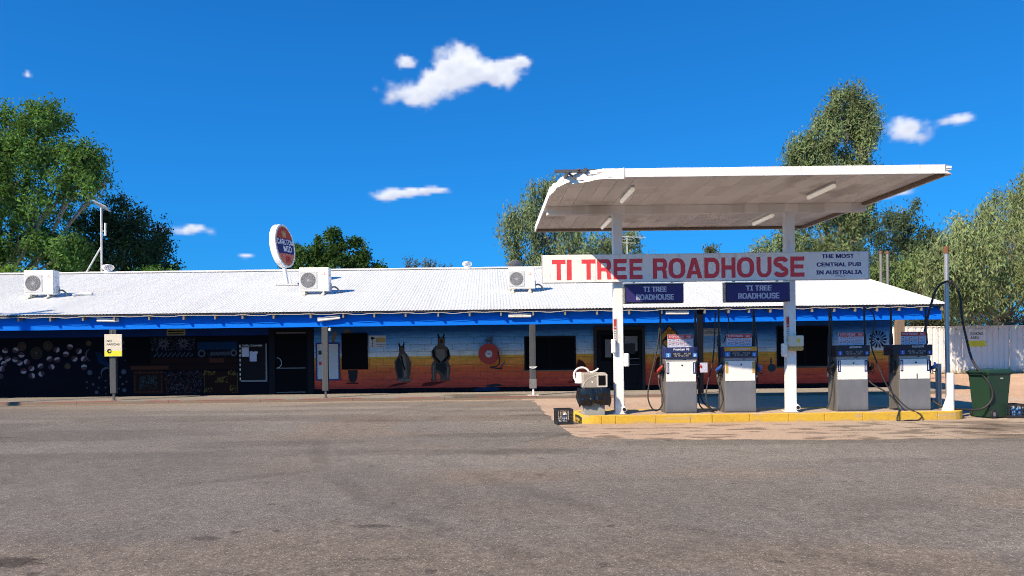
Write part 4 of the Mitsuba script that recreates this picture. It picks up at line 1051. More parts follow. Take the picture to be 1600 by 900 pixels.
t = thing('roadhouse_sign', 'long white sign with big red letters TI TREE ROADHOUSE across the canopy posts', 'sign')
for a, b in ((1.17, 2.305), (2.305, 4.65), (4.65, 8.21)):
    part(t, 'panel', box(a + 0.002, b - 0.002, 16.6, 16.63, 3.04 + 0.001 * a, 3.635, 0.003), 'm_paint')
part(t, 'frame', [box(1.15, 8.23, 16.632, 16.665, 3.03, 3.06), box(1.15, 8.23, 16.632, 16.665, 3.615, 3.645), box(1.15, 1.168, 16.6, 16.665, 3.03, 3.645), box(8.212, 8.23, 16.6, 16.665, 3.03, 3.645)], 'm_lightgrey')
def big(ch):
    """A heavy grotesque capital in the unit box."""
    k, v = 0.25, 0.21
    R = lambda x0, z0, x1, z1: sbox(x0, z0, x1, z1)
    rnd = lambda x0, z0, x1, z1, r: affinity.scale(sbox(0, 0, (x1 - x0) / 1.0, (z1 - z0)).buffer(-r).buffer(r, quad_segs=6), 1, 1, origin=(0, 0))
    mv = lambda g, x, z: affinity.translate(g, x, z)
    oval = rnd(0, 0, 1, 1, 0.42).difference(mv(rnd(0, 0, 1 - 2 * k - 0.04, 1 - 2 * v + 0.06, 0.2), k + 0.02, v - 0.03))
    if ch == 'T':
        return R(0, 1 - v, 1, 1).union(R(0.5 - k / 2 - 0.03, 0, 0.5 + k / 2 + 0.03, 1))
    if ch == 'I':
        return R(0, 0, 1, 1)
    if ch == 'E':
        return unary_union([R(0, 0, k + 0.03, 1), R(0, 0, 1, v), R(0, 1 - v, 1, 1), R(0, 0.5 - v / 2 + 0.02, 0.93, 0.5 + v / 2)])
    if ch == 'H':
        return unary_union([R(0, 0, k + 0.03, 1), R(1 - k - 0.03, 0, 1, 1), R(0, 0.4, 1, 0.4 + v)])
    if ch == 'O':
        return oval
    if ch == 'U':
        return unary_union([oval.intersection(R(0, 0, 1, 0.5)), R(0, 0.45, k + 0.02, 1), R(1 - k - 0.02, 0.45, 1, 1)])
    if ch == 'D':
        out = rnd(0, 0, 1, 1, 0.42).union(R(0, 0, 0.5, 1))
        inn = mv(rnd(0, 0, 1 - 2 * k, 1 - 2 * v, 0.2), k, v).union(R(k + 0.03, v, 0.5, 1 - v))
        return out.difference(inn)
    if ch == 'A':
        return unary_union([Polygon([(0, 0), (0.36, 1), (0.64, 1), (1, 0), (0.72, 0), (0.5, 0.70), (0.28, 0)]), R(0.25, 0.19, 0.75, 0.37)])
    if ch == 'R':
        bowl = mv(rnd(0, 0, 0.95, 0.60, 0.27), 0.03, 0.40).union(R(0, 0.40, 0.5, 1)).difference(mv(rnd(0, 0, 0.40, 0.22, 0.1), 0.29, 0.59).union(R(0.28, 0.59, 0.5, 0.81)))
        leg = Polygon([(0.46, 0.45), (0.70, 0.47), (0.94, 0.40), (0.95, 0.12), (1.0, 0), (0.71, 0), (0.68, 0.12), (0.67, 0.30), (0.60, 0.40)])
        return unary_union([R(0, 0, k + 0.03, 1), bowl, leg])
    t = np.linspace(0, 1, 40)
    top = [(0.5 + 0.37 * math.cos(a), 0.735 + 0.165 * math.sin(a)) for a in np.linspace(0.15, math.pi * 1.45, 24)]
    bot = [(0.5 - 0.37 * math.cos(a), 0.265 + 0.165 * -math.sin(a) * -1) for a in np.linspace(math.pi * 0.45 + math.pi, 0.15 + 0, 24)]
    bot = [(0.5 + 0.37 * math.cos(a), 0.265 + 0.165 * math.sin(a)) for a in np.linspace(math.pi * 0.42, -math.pi * 0.95, 24)]
    return LineString(top + bot).buffer(0.118, cap_style=2).intersection(R(0, 0, 1, 1))


for s, a, b in (('T', 1.37, 1.66), ('I', 1.69, 1.795), ('T', 2.01, 2.31), ('R', 2.345, 2.655), ('E', 2.70, 2.985), ('E', 3.045, 3.325), ('R', 3.55, 3.865), ('O', 3.885, 4.25), ('A', 4.265, 4.62),
                ('D', 4.66, 4.99), ('H', 5.03, 5.335), ('O', 5.365, 5.74), ('U', 5.79, 6.115), ('S', 6.15, 6.485), ('E', 6.52, 6.825)):
    z0 = 3.095 + 0.002 * (a - 1.3)
    part(t, 'red_letter', upright(affinity.translate(affinity.scale(big(s), b - a, 0.44, origin=(0, 0)), a, z0), 16.5997, 0.003), 'm_red')
for s_, a, b, z in (('THE MOST', 7.20, 7.90, 3.50), ('CENTRAL PUB', 7.09, 8.05, 3.32), ('IN AUSTRALIA', 7.08, 8.07, 3.15)):
    part(t, 'blue_lettering', lettering(s_, a, b, z, z + 0.088, 16.5997, 0.003, True, 0.004), 'm_navy')
part(t, 'underline', tube([(7.48, 16.598, 3.105), (7.56, 16.598, 3.115), (7.62, 16.598, 3.108), (7.7, 16.598, 3.118)], 0.006, 5), 'm_navy')


def lightbox(x0, x1, z0, z1, label):
    t = thing('sign_box', label, 'sign', 'blue box signs below the long white sign')
    y0, y1 = 16.47, 16.71
    part(t, 'case', box(x0, x1, y0 + 0.012, y1, z0, z1, 0.006), 'm_headblack')
    part(t, 'face', box(x0 + 0.025, x1 - 0.02, y0, y0 + 0.011, z0 + 0.025, z1 - 0.025, 0.003), 'm_navy')
    part(t, 'top_edge', box(x0 - 0.01, x1 + 0.01, y0 - 0.01, y1, z1 + 0.001, z1 + 0.022), 'm_white')
    w = x1 - x0
    part(t, 'lettering', lettering('TI TREE', x0 + 0.31 * w, x1 - 0.29 * w, z0 + 0.238, z0 + 0.352, y0 - 0.0002, 0.003, True, 0.004), 'm_letterpale')
    part(t, 'lettering', lettering('ROADHOUSE', x0 + 0.19 * w, x1 - 0.17 * w, z0 + 0.065, z0 + 0.19, y0 - 0.0002, 0.003, True, 0.004), 'm_letterpale')
    part(t, 'bracket', [box(x0 + 0.2, x0 + 0.24, 16.6, 16.66, z1 + 0.0225, 3.029), box(x1 - 0.24, x1 - 0.2, 16.6, 16.66, z1 + 0.0225, 3.029)], 'm_lightgrey')


lightbox(2.92, 4.18, 2.57, 2.98, 'left dark blue TI TREE ROADHOUSE box sign, against the left canopy post')
lightbox(5.08, 6.46, 2.57, 2.98, 'right dark blue TI TREE ROADHOUSE box sign, against the right canopy post')

# boxes on the posts
single('intercom_box', box(2.64, 2.74, 16.62, 16.72, 1.50, 1.81, 0.02), 'm_white', 'white box on the left side of the left canopy post', 'box', 'white boxes on the canopy posts')
single('intercom_box', box(2.925, 3.03, 16.66, 16.82, 1.20, 1.50, 0.025), 'm_white', 'white rounded box on the right side of the left canopy post', 'box', 'white boxes on the canopy posts')
single('intercom_box', box(6.37, 6.475, 16.66, 16.82, 1.38, 1.67, 0.025), 'm_white', 'white box on the left side of the right canopy post', 'box', 'white boxes on the canopy posts')
t = thing('dispenser_box', 'cream and brown box on the front of the right canopy post', 'box')
part(t, 'upper_case', box(6.49, 6.78, 16.55, 16.718, 1.60, 1.84, 0.02), 'm_cream')
part(t, 'lower_case', box(6.495, 6.775, 16.56, 16.718, 1.51, 1.598, 0.02), 'm_gold')
part(t, 'yellow_mark', upright(disc(6.66, 1.73, 0.04), 16.5495, 0.003), 'm_yellow')
for x, y, lb, pal in ((2.742, 16.70, 'narrow vertical red and white sign on the left canopy post', 1), (6.50, 16.70, 'narrow vertical red and grey sign on the right canopy post', 0)):
    t = thing('strip_sign', lb, 'sign', 'narrow strip signs on the canopy posts')
    a, b = x - 0.045, x + 0.025
    part(t, 'plate', box(a, b, y, y + 0.018, 1.68, 2.26), 'm_lightgrey')
    part(t, 'red_mark', [box(a + 0.008, b - 0.008, y - 0.004, y - 0.0005, 2.08, 2.24), box(a + 0.008, b - 0.008, y - 0.004, y - 0.0005, 2.02, 2.06)], 'm_paintred')
    part(t, 'text_line', [box(a + 0.012, b - 0.012, y - 0.004, y - 0.0005, 1.72 + 0.05 * k, 1.735 + 0.05 * k) for k in range(6)], 'm_midgrey')

# ------------------------------------------------------------------ the fuel pumps
def pump(x0, label, head='m_headnavy', grade='Premium 95', noz=('m_nozzlered', 'm_nozzlered'), band=False, wide=0.0, tag=False):
    t = thing('fuel_pump', label, 'fuel pump', 'fuel pumps in a row on the yellow kerbed island')
    x1, yf, yb = x0 + 0.70, 16.75, 17.2
    part(t, 'body', box(x0 + 0.004, x1 - 0.004, yf + 0.012, yb, 0.172, 1.37, 0.01), 'm_pumpside')
    part(t, 'lower_panel', box(x0 + 0.015, x1 - 0.015, yf, yf + 0.0115, 0.20, 0.855, 0.004), 'm_pumpgrey')
    part(t, 'white_panel', box(x0 + 0.025, x1 - 0.025, yf - 0.006, yf + 0.0115, 0.862, 1.30, 0.006), 'm_white')
    part(t, 'grey_band', box(x0 + 0.008, x1 - 0.008, yf - 0.002, yf + 0.0115, 1.306, 1.368, 0.004), 'm_grey')
    part(t, 'lock', [upright(disc(x0 + 0.37, 1.22, 0.018), yf - 0.0065, 0.01)], 'm_black')
    part(t, 'slot', box(x0 + 0.40, x0 + 0.46, yf - 0.006, yf - 0.0025, 1.335, 1.352), 'm_black')
    h = part(t, 'head', box(x0 - 0.02 - wide, x1 + 0.012, yf - 0.05, yb - 0.04, 1.374, 1.61, 0.012), head)
    part(h, 'display_window', box(x0 + 0.14, x1 - 0.12, yf - 0.056, yf - 0.0505, 1.40, 1.50), 'm_headblack')
    for w_, a, b, z0_, z1_ in (('48.20', 0.17, 0.32, 1.455, 1.49), ('25.10', 0.40, 0.55, 1.455, 1.49), ('192.0', 0.2, 0.5, 1.41, 1.443)):
        part(h, 'display_digits', lettering(w_, x0 + a, x0 + b, z0_, z1_, yf - 0.0562, 0.002), 'm_grey')
    for a, b, z, ch in ((x0 + 0.01, x0 + 0.11, 1.49, '1'), (x1 - 0.10, x1 - 0.02, 1.48, '2')):
        q = part(h, 'number_plate', box(a, b, yf - 0.056, yf - 0.0505, 1.40, z), 'm_skyblue' if head == 'm_headnavy' else 'm_blue')
        part(h, 'number', lettering(ch, (a + b) / 2 - 0.014, (a + b) / 2 + 0.014, 1.415, z - 0.015, yf - 0.0562, 0.002), 'm_white')
    if band:
        part(h, 'grade_band', box(x0 - 0.005, x1 + 0.0, yf - 0.06, yf - 0.0505, 1.515, 1.605, 0.003), 'm_amber')
        part(h, 'grade_lettering', lettering(grade, x0 + 0.12, x1 - 0.12, 1.535, 1.58, yf - 0.0602, 0.002), 'm_letterpale')
    elif head == 'm_headnavy':
        part(h, 'grade_lettering', lettering(grade, x0 + 0.18, x1 - 0.18, 1.545, 1.59, yf - 0.0502, 0.002), 'm_white')
    else:
        part(h, 'grade_plate', box(x0 + 0.27, x1 - 0.18, yf - 0.056, yf - 0.0505, 1.55, 1.585), 'm_lightgrey')
        part(h, 'grade_lettering', lettering(grade, x0 + 0.29, x1 - 0.2, 1.555, 1.58, yf - 0.0562, 0.002), 'm_headnavy')
    ty = yf + 0.03
    b = part(t, 'warning_board', box(x0 + 0.07, x0 + 0.62, ty, ty + 0.012, 1.612, 1.89, 0.003), 'm_letterpale')
    part(b, 'red_header', box(x0 + 0.075, x0 + 0.615, ty - 0.004, ty - 0.0004, 1.80, 1.885), 'm_paintred')
    part(b, 'header_lettering', lettering('STOP ENGINE', x0 + 0.10, x0 + 0.43, 1.82, 1.868, ty - 0.0042, 0.002), 'm_letterpale')
    part(b, 'header_mark', lettering('NO', x0 + 0.49, x0 + 0.58, 1.82, 1.868, ty - 0.0042, 0.002), 'm_letterpale')
    part(b, 'grid_line', [box(x0 + 0.255, x0 + 0.263, ty - 0.003, ty - 0.0004, 1.63, 1.80), box(x0 + 0.44, x0 + 0.452, ty - 0.003, ty - 0.0004, 1.63, 1.80), box(x0 + 0.08, x0 + 0.44, ty - 0.0034, ty - 0.0008, 1.71, 1.716)], 'm_paintred')
    part(b, 'symbol', [upright(disc(x0 + q, z, 0.018), ty - 0.0005, 0.003) for q in (0.12, 0.30) for z in (1.68, 1.765)] + [box(x0 + 0.155 + q, x0 + 0.235 + q, ty - 0.0035, ty - 0.0006, z, z + 0.012) for q in (0, 0.18) for z in (1.66, 1.69, 1.745, 1.775)] + [box(x0 + 0.47, x0 + 0.59, ty - 0.0035, ty - 0.0006, 1.65 + 0.03 * k, 1.66 + 0.03 * k) for k in range(5)], 'm_midgrey', stuff=True)
    lab = 'm_gold' if band else 'm_headnavy'
    for q in ((x0 + 0.03, x0 + 0.09), (x1 - 0.09, x1 - 0.03)):
        s = part(t, 'side_label', box(q[0], q[1], yf - 0.010, yf - 0.0065, 1.03, 1.285), lab)
        if not band:
            part(s, 'label_text', box(q[0] + 0.02, q[1] - 0.02, yf - 0.0135, yf - 0.0103, 1.06, 1.26), 'm_letterpale')
    for sx, xa in ((-1, x0), (1, x1)):
        part(t, 'nozzle_holster', box(min(xa, xa + sx * 0.07), max(xa, xa + sx * 0.07), yf + 0.1, yf + 0.26, 0.98, 1.26, 0.012), 'm_black')
        part(t, 'hose_mast', [cyl((xa + sx * 0.035, yf + 0.24, 1.25), (xa + sx * 0.035, yf + 0.24, 2.44), 0.022, n=10), cyl((xa + sx * 0.035, yf + 0.24, 1.62), (xa + sx * 0.035, yf + 0.24, 1.86), 0.042, 0.034, n=10)], 'm_rubber', 40)
        nm = noz[0 if sx < 0 else 1]
        if nm:
            nz = part(t, 'nozzle', [tube([(xa + sx * 0.09, yf + 0.20, 1.06), (xa + sx * 0.11, yf + 0.12, 1.10), (xa + sx * 0.10, yf + 0.02, 1.15), (xa + sx * 0.06, yf - 0.03, 1.22)], [0.03, 0.045, 0.034, 0.02], 10)], nm, True)
            part(nz, 'trigger', tube([(xa + sx * 0.12, yf + 0.16, 1.03), (xa + sx * 0.14, yf + 0.06, 1.02), (xa + sx * 0.12, yf + 0.0, 1.09)], 0.012, 6), 'm_black', True)
            part(nz, 'swivel', cyl((xa + sx * 0.09, yf + 0.21, 1.07), (xa + sx * 0.08, yf + 0.24, 0.93), 0.024, n=10), 'm_steel', 40)
    if tag:
        part(t, 'card', box(x1 + 0.06, x1 + 0.22, yf - 0.02, yf - 0.012, 1.06, 1.27), 'm_letterpale')
    return t


def hose(t, pts, r=0.016):
    part(t, 'hose', tube(pts, r, 8, steps=8), 'm_rubber', True)


p1 = pump(3.82, 'blue headed pump with red nozzles beside the left canopy post, first of the row', grade='Premium 95', tag=True)
hose(p1, [(3.79, 16.99, 2.42), (3.74, 16.96, 1.9), (3.62, 16.9, 1.3), (3.46, 16.8, 0.7), (3.48, 16.72, 0.36), (3.60, 16.72, 0.235), (3.74, 16.76, 0.34), (3.76, 16.84, 0.62), (3.73, 16.98, 0.95)])
hose(p1, [(4.56, 16.99, 2.42), (4.58, 16.97, 1.8), (4.62, 16.94, 1.2), (4.60, 16.9, 0.6), (4.70, 16.9, 0.24), (4.92, 16.9, 0.20), (4.84, 16.96, 0.26), (4.66, 16.98, 0.5), (4.60, 16.98, 0.95)])
p2 = pump(5.11, 'amber banded pump with blue nozzles left of the right canopy post', grade='LAF UNLEADED 91', noz=('m_blue', 'm_blue'), band=True)
hose(p2, [(5.08, 16.99, 2.42), (5.22, 16.9, 2.34), (5.24, 16.88, 2.0), (5.16, 16.94, 1.7)], 0.012)
hose(p2, [(5.00, 16.97, 2.36), (4.96, 16.93, 1.8), (4.88, 16.88, 1.2), (4.72, 16.78, 0.6), (4.76, 16.72, 0.32), (4.92, 16.72, 0.225), (5.06, 16.76, 0.38), (5.06, 16.84, 0.66), (5.02, 16.98, 0.95)])
hose(p2, [(5.85, 16.99, 2.42), (5.90, 16.97, 1.8), (5.92, 16.98, 1.2), (5.92, 17.0, 0.8), (5.91, 17.0, 0.95)])
p3 = pump(7.56, 'dark headed pump with shadowed panel right of the right canopy post', head='m_headblack', grade='Diesel', noz=('m_black', 'm_black'))
hose(p3, [(7.52, 16.99, 2.42), (7.53, 16.9, 1.8), (7.48, 16.86, 1.2), (7.50, 16.84, 0.9), (7.46, 16.8, 0.55), (7.35, 16.78, 0.22)])
hose(p3, [(8.30, 16.99, 2.42), (8.42, 16.92, 2.35), (8.44, 16.9, 1.9), (8.36, 16.8, 1.55), (8.44, 16.72, 1.2), (8.58, 16.62, 0.75), (8.78, 16.5, 0.42), (9.0, 16.34, 0.2), (9.12, 16.24, 0.1), (9.05, 16.2, 0.03), (8.8, 16.18, 0.016), (8.58, 16.2, 0.016), (8.64, 16.26, 0.16), (8.72, 16.4, 0.26), (8.62, 16.5, 0.5), (8.36, 16.66, 0.72), (8.30, 16.9, 0.95)])
p4 = pump(8.92, 'dark headed pump at the right end of the row beside the white bollard', head='m_headblack', grade='Diesel', noz=(None, 'm_blue'), wide=0.11)
part(p4, 'scratch_mark', box(9.30, 9.33, 16.741, 16.7435, 0.87, 0.98), 'm_midgrey')
hose(p4, [(9.52, 16.9, 1.6), (9.60, 16.9, 2.0), (9.76, 16.9, 2.6), (9.94, 16.9, 2.92), (10.13, 16.88, 2.99), (10.28, 16.84, 2.8), (10.33, 16.8, 2.3), (10.40, 16.74, 1.7), (10.50, 16.62, 1.15), (10.66, 16.44, 0.8), (10.72, 16.4, 0.45), (10.55, 16.45, 0.23), (10.2, 16.55, 0.20), (9.9, 16.6, 0.23), (9.72, 16.8, 0.34), (9.70, 16.98, 0.9)], 0.024)

t = thing('hose_pole', 'tall grey steel pole with rusty tip carrying the big looped hose', 'pole')
part(t, 'pole', cyl((10.13, 17.0, 0.17), (10.13, 17.0, 3.62), 0.045), 'm_steel', 40)
part(t, 'cap', lathe([(0, 0.16), (0.05, 0.15), (0.06, 0.0), (0, 0)], 12, (10.13, 17.0, 3.62)), 'm_rust')
part(t, 'hook', tube([(10.13, 16.97, 3.02), (10.13, 16.9, 2.95), (10.13, 16.84, 3.0)], 0.014, 6), 'm_darksteel')
BG = 'bollards at the right end of the pump island'
t = thing('bollard', 'white pipe bollard with a flared foot in front of the tall hose pole', 'bollard', BG)
part(t, 'pipe', cyl((9.92, 16.55, 0.17), (9.92, 16.55, 0.99), 0.072, n=18), 'm_paint', 40)
part(t, 'gusset', trimesh.convex.convex_hull(np.array([(9.73, 16.53, 0.172), (9.85, 16.53, 0.172), (9.85, 16.53, 0.5), (9.73, 16.57, 0.172), (9.85, 16.57, 0.172), (9.85, 16.57, 0.5)])), 'm_paint')
single('bollard', cyl((10.13, 17.35, 0.1), (10.13, 17.35, 1.17), 0.062, n=18), 'm_steel', 'grey steel bollard between the last pump and the tall hose pole', 'bollard', BG, 40)

# ------------------------------------------------------------------ bins, crates
t = thing('rubbish_bin', 'square grey forecourt bin with a black bag hanging out, left end of the island', 'bin')
part(t, 'base', box(2.02, 2.47, 16.55, 16.98, 0.17, 0.76, 0.008), 'm_binbody')
part(t, 'hood', box(1.99, 2.53, 16.52, 17.0, 0.74, 1.085, 0.035), 'm_binstone')
part(t, 'opening', box(2.33, 2.49, 16.512, 16.5195, 0.81, 1.03, 0.003), 'm_screen')
part(t, 'hood_trim', [tube([(2.0, 16.517, 0.78), (2.08, 16.517, 0.93), (2.15, 16.517, 0.98), (2.3, 16.517, 1.03), (2.46, 16.517, 1.06)], 0.008, 6), upright(sbox(2.31, 0.79, 2.51, 1.05).buffer(0.012).difference(sbox(2.33, 0.81, 2.49, 1.03)), 16.5195, 0.007)], 'm_binlight')
part(t, 'badge', upright(disc(2.2, 0.89, 0.018), 16.5195, 0.006), 'm_white')
# the bag: a draped skirt round the bin
nb, mb = 140, 22
V = []
for j in range(mb + 1):
    s = j / mb
    for i in range(nb):
        a = 2 * math.pi * i / nb
        c, sn = math.cos(a), math.sin(a)
        q = max(abs(c) / 0.255, abs(sn) / 0.245)
        base = np.array([c / q, sn / q])
        k = meshkit.fbm(np.array([[c * 4.5, sn * 4.5, s * 1.2]]), 3, 2)[0] - 0.5
        k2 = meshkit.fbm(np.array([[c * 2.0 + 5, sn * 2.0, s * 3.0]]), 3, 6)[0] - 0.5
        k3 = meshkit.fbm(np.array([[c * 8, sn * 8, s * 1.6 + 0.8 * k]]), 2, 8)[0] - 0.5
        bulge = 0.03 + 0.075 * math.sin(math.pi * min(1, s * 0.75 + 0.2)) + 0.07 * k + 0.06 * k3 * (0.4 + s) + 0.02 * (s > 0.6) * s
        bulge = max(bulge, 0.012)
        r = np.linalg.norm(base)
        V.append([2.255 + base[0] * (1 + bulge / r), 16.765 + base[1] * (1 + bulge / r), 0.755 - s * (0.36 + 0.20 * k2 + 0.05 * k3)])
F = []
for j in range(mb):
    for i in range(nb):
        a, b = j * nb + i, j * nb + (i + 1) % nb
        F += [[a, b, b + nb], [a, b + nb, a + nb]]
part(t, 'bin_bag', trimesh.Trimesh(V, F, process=False), 'm_bag', 35)
t = thing('watering_can', 'white plastic watering can hanging off the left top of the grey forecourt bin', 'watering can')
part(t, 'body', trimesh.convex.convex_hull(np.array([(x, y, z) for x, z in ((1.86, 0.86), (1.985, 0.86), (1.985, 1.10), (1.90, 1.10)) for y in (16.66, 16.86)])), 'm_white', 30)
part(t, 'handle', tube([(1.885, 16.76, 0.90), (1.835, 16.76, 0.99), (1.86, 16.76, 1.12), (1.96, 16.76, 1.19), (2.10, 16.76, 1.17), (2.16, 16.76, 1.10)], 0.022, 8), 'm_white', True)
part(t, 'spout', tube([(2.18, 16.76, 1.085), (2.28, 16.76, 1.11), (2.37, 16.76, 1.175)], [0.028, 0.022, 0.018], 8), 'm_white', True)


def crate(x0, x1, y0, y1, z0, z1, label, rot=0.0, nz=4):
    t = thing('milk_crate', label, 'crate', 'plastic crates on the ground by the island')
    cx, cy = (x0 + x1) / 2, (y0 + y1) / 2
    R = trimesh.transformations.rotation_matrix(rot, [0, 0, 1], [cx, cy, 0])

    def put(name, ms):
        m = join(ms)
        m.apply_transform(R)
        part(t, name, m, 'm_rubber')
    bars = []
    put('base', [box(x0, x1, y0, y1, z0, z0 + 0.012)])
    put('rim', [box(x0 - 0.006, x1 + 0.006, y0 - 0.006, y0 + 0.014, z1 - 0.03, z1), box(x0 - 0.006, x1 + 0.006, y1 - 0.014, y1 + 0.006, z1 - 0.03, z1), box(x0 - 0.006, x0 + 0.014, y0 + 0.0145, y1 - 0.0145, z1 - 0.03, z1), box(x1 - 0.014, x1 + 0.006, y0 + 0.0145, y1 - 0.0145, z1 - 0.03, z1)])
    for side in range(4):
        b = []
        n = 6
        for k in range(n + 1):
            f = k / n
            if side < 2:
                y = y0 if side == 0 else y1 - 0.01
                x = x0 + f * (x1 - x0 - 0.012)
                b.append(box(x, x + 0.012 + (0.012 if k in (0, n) else 0), y + 0.001, y + 0.009, z0 + 0.0125, z1 - 0.0305))
            else:
                x = x0 if side == 2 else x1 - 0.01
                y = y0 + 0.012 + f * (y1 - y0 - 0.036)
                b.append(box(x + 0.001, x + 0.009, y, y + 0.012, z0 + 0.0125, z1 - 0.0305))
        for k in range(nz):
            z = z0 + 0.02 + (z1 - z0 - 0.07) * k / (nz - 1)
            if side < 2:
                y = y0 if side == 0 else y1 - 0.01
                b.append(box(x0, x1, y, y + 0.0095, z, z + 0.012 + (0.03 if k == 0 else 0)))
            else:
                x = x0 if side == 2 else x1 - 0.01
                b.append(box(x, x + 0.0095, y0 + 0.01, y1 - 0.01, z, z + 0.012 + (0.03 if k == 0 else 0)))
        put('side', b)


crate(1.39, 1.73, 16.26, 16.6, 0.006, 0.335, 'black milk crate on the ground at the left end of the yellow kerb', 0.12)


def bottle(x, y, z, h, r, mat, label, grp=None):
    t = thing('plastic_bottle', label, 'bottle', grp)
    part(t, 'body', lathe([(0, 0), (r, 0.005), (r, h * 0.62), (r * 0.9, h * 0.72), (r * 0.35, h * 0.86), (r * 0.32, h * 0.9), (0, h * 0.9)], 14, (x, y, z)), mat, 40)
    part(t, 'lid', lathe([(0, h * 0.9), (r * 0.4, h * 0.9), (r * 0.4, h), (0, h)], 12, (x, y, z)), 'm_white', 40)


bottle(1.60, 16.42, 0.02, 0.26, 0.055, 'm_white', 'white bottle standing in the left milk crate, right of its middle')
bottle(1.48, 16.45, 0.02, 0.12, 0.05, 'm_lightgrey', 'short pale bottle in the left corner of the left milk crate')
crate(11.12, 11.52, 16.45, 16.85, 0.006, 0.30, 'dark crate holding bottles, on the ground right of the green wheelie bin', -0.05)
BT = 'bottles in the crate by the wheelie bin'
bottle(11.29, 16.58, 0.02, 0.24, 0.05, 'm_bluebottle', 'left blue bottle in the crate right of the wheelie bin', BT)
bottle(11.42, 16.60, 0.02, 0.25, 0.05, 'm_bluebottle', 'right blue bottle in the crate right of the wheelie bin', BT)

t = thing('wheelie_bin', 'dark green wheelie bin standing right of the pump island', 'bin')
A = math.radians(14)
MB = trimesh.transformations.translation_matrix([10.87, 16.72, 0.0]) @ trimesh.transformations.rotation_matrix(A, [0, 0, 1])


def wb(m):
    m = join(m).copy()
    m.apply_transform(MB @ np.diag([0.86, 0.92, 1.0, 1.0]))
    return m


def taper(bx, by, tx, ty, z0, z1, ox=0.0):
    return trimesh.convex.convex_hull(np.array([(sx * bx, sy * by, z0) for sx in (-1, 1) for sy in (-1, 1)] + [(sx * tx + ox, sy * ty, z1) for sx in (-1, 1) for sy in (-1, 1)]))


part(t, 'body', wb([taper(0.25, 0.235, 0.335, 0.285, 0.03, 0.97)]), 'm_green')
part(t, 'rim', wb([box(-0.365, 0.365, -0.305, 0.305, 0.945, 0.985, 0.01), box(-0.40, -0.36, -0.25, 0.25, 0.93, 0.965, 0.008)]), 'm_darkgreen')
part(t, 'lid', wb([trimesh.convex.convex_hull(np.array([(-0.37, -0.31, 0.988), (-0.37, 0.31, 0.988), (0.41, 0.315, 0.988), (0.41, -0.315, 0.988), (-0.33, -0.26, 1.045), (-0.33, 0.26, 1.045), (0.33, 0.26, 1.06), (0.33, -0.26, 1.06), (0.43, -0.3, 0.96), (0.43, 0.3, 0.96)]))]), 'm_green')
part(t, 'handle_bar', wb([cyl((-0.44, -0.24, 1.0), (-0.44, 0.24, 1.0), 0.017), box(-0.445, -0.36, -0.25, -0.22, 0.97, 1.01), box(-0.445, -0.36, 0.22, 0.25, 0.97, 1.01)]), 'm_darkgreen')
for sy in (-1, 1):
    wp = trimesh.creation.revolve(np.array([(0, -0.025), (0.085, -0.025), (0.1, -0.015), (0.1, 0.015), (0.085, 0.025), (0, 0.025)]), sections=24)
    wp.apply_transform(rot)
    wp.apply_translation([-0.20, sy * 0.275, 0.101])
    w = part(t, 'wheel', wb([wp]), 'm_rubber', 30)
    hb = trimesh.creation.revolve(np.array([(0, -0.03), (0.045, -0.03), (0.045, 0.03), (0, 0.03)]), sections=16)
    hb.apply_transform(rot)
    hb.apply_translation([-0.20, sy * 0.275, 0.101])
    part(w, 'hub', wb([hb]), 'm_midgrey', 30)
part(t, 'axle', wb([cyl((-0.20, -0.25, 0.10), (-0.20, 0.25, 0.10), 0.013)]), 'm_darksteel')
lidl = wb([box(0.02, 0.1, -0.282, -0.277, 0.86, 0.875)])
part(t, 'small_label', lidl, 'm_white')

# ------------------------------------------------------------------ fence
t = thing('sheet_fence', 'pale ribbed steel sheet fence behind the wheelie bin', 'fence')
FY = 39.0


def sheet(x0, x1, z0, z1, rib=0.29):
    X, Yo, x = [], [], x0
    while x < x1 - 0.01:
        for q, yo in ((0, 0), (0.03, 0.045), (0.10, 0.045), (0.13, 0)):
            if x + q < x1:
                X.append(x + q)
                Yo.append(yo)
        x += rib
    X.append(x1)
    Yo.append(0)
    X, Yo = np.array(X), np.array(Yo)
    n = len(X)
    V = np.vstack([np.stack([X, FY + Yo, X * 0 + z0], 1), np.stack([X, FY + Yo, X * 0 + z1], 1)])
    i = np.arange(n - 1)
    return trimesh.Trimesh(V, np.vstack([np.stack([i, i + 1, i + n + 1], 1), np.stack([i, i + n + 1, i + n], 1)]), process=False)


x = 12.0
while x < 40:
    part(t, 'panel', sheet(x + 0.01, x + 2.39, 0.04 + random.uniform(-0.03, 0.01), 2.36), 'm_fence')
    part(t, 'post', box(x - 0.03, x + 0.03, FY + 0.06, FY + 0.11, 0, 2.4), 'm_sheetwhite')
    x += 2.4
part(t, 'rail', box(12, 40.8, FY - 0.02, FY + 0.055, 2.362, 2.41), 'm_sheetwhite')
t = thing('fence_sign', 'white sign with a yellow lower band on the ribbed fence', 'sign')
part(t, 'plate', box(24.30, 25.15, FY - 0.03, FY - 0.008, 1.42, 2.22), 'm_white')
part(t, 'yellow_band', box(24.28, 25.17, FY - 0.036, FY - 0.0305, 1.36, 1.64), 'm_brightyellow')
part(t, 'lettering', lettering('PARKING', 24.40, 25.05, 1.93, 2.08, FY - 0.0302), 'm_black')
part(t, 'lettering', lettering('AREA', 24.40, 24.85, 1.73, 1.87, FY - 0.0302), 'm_black')

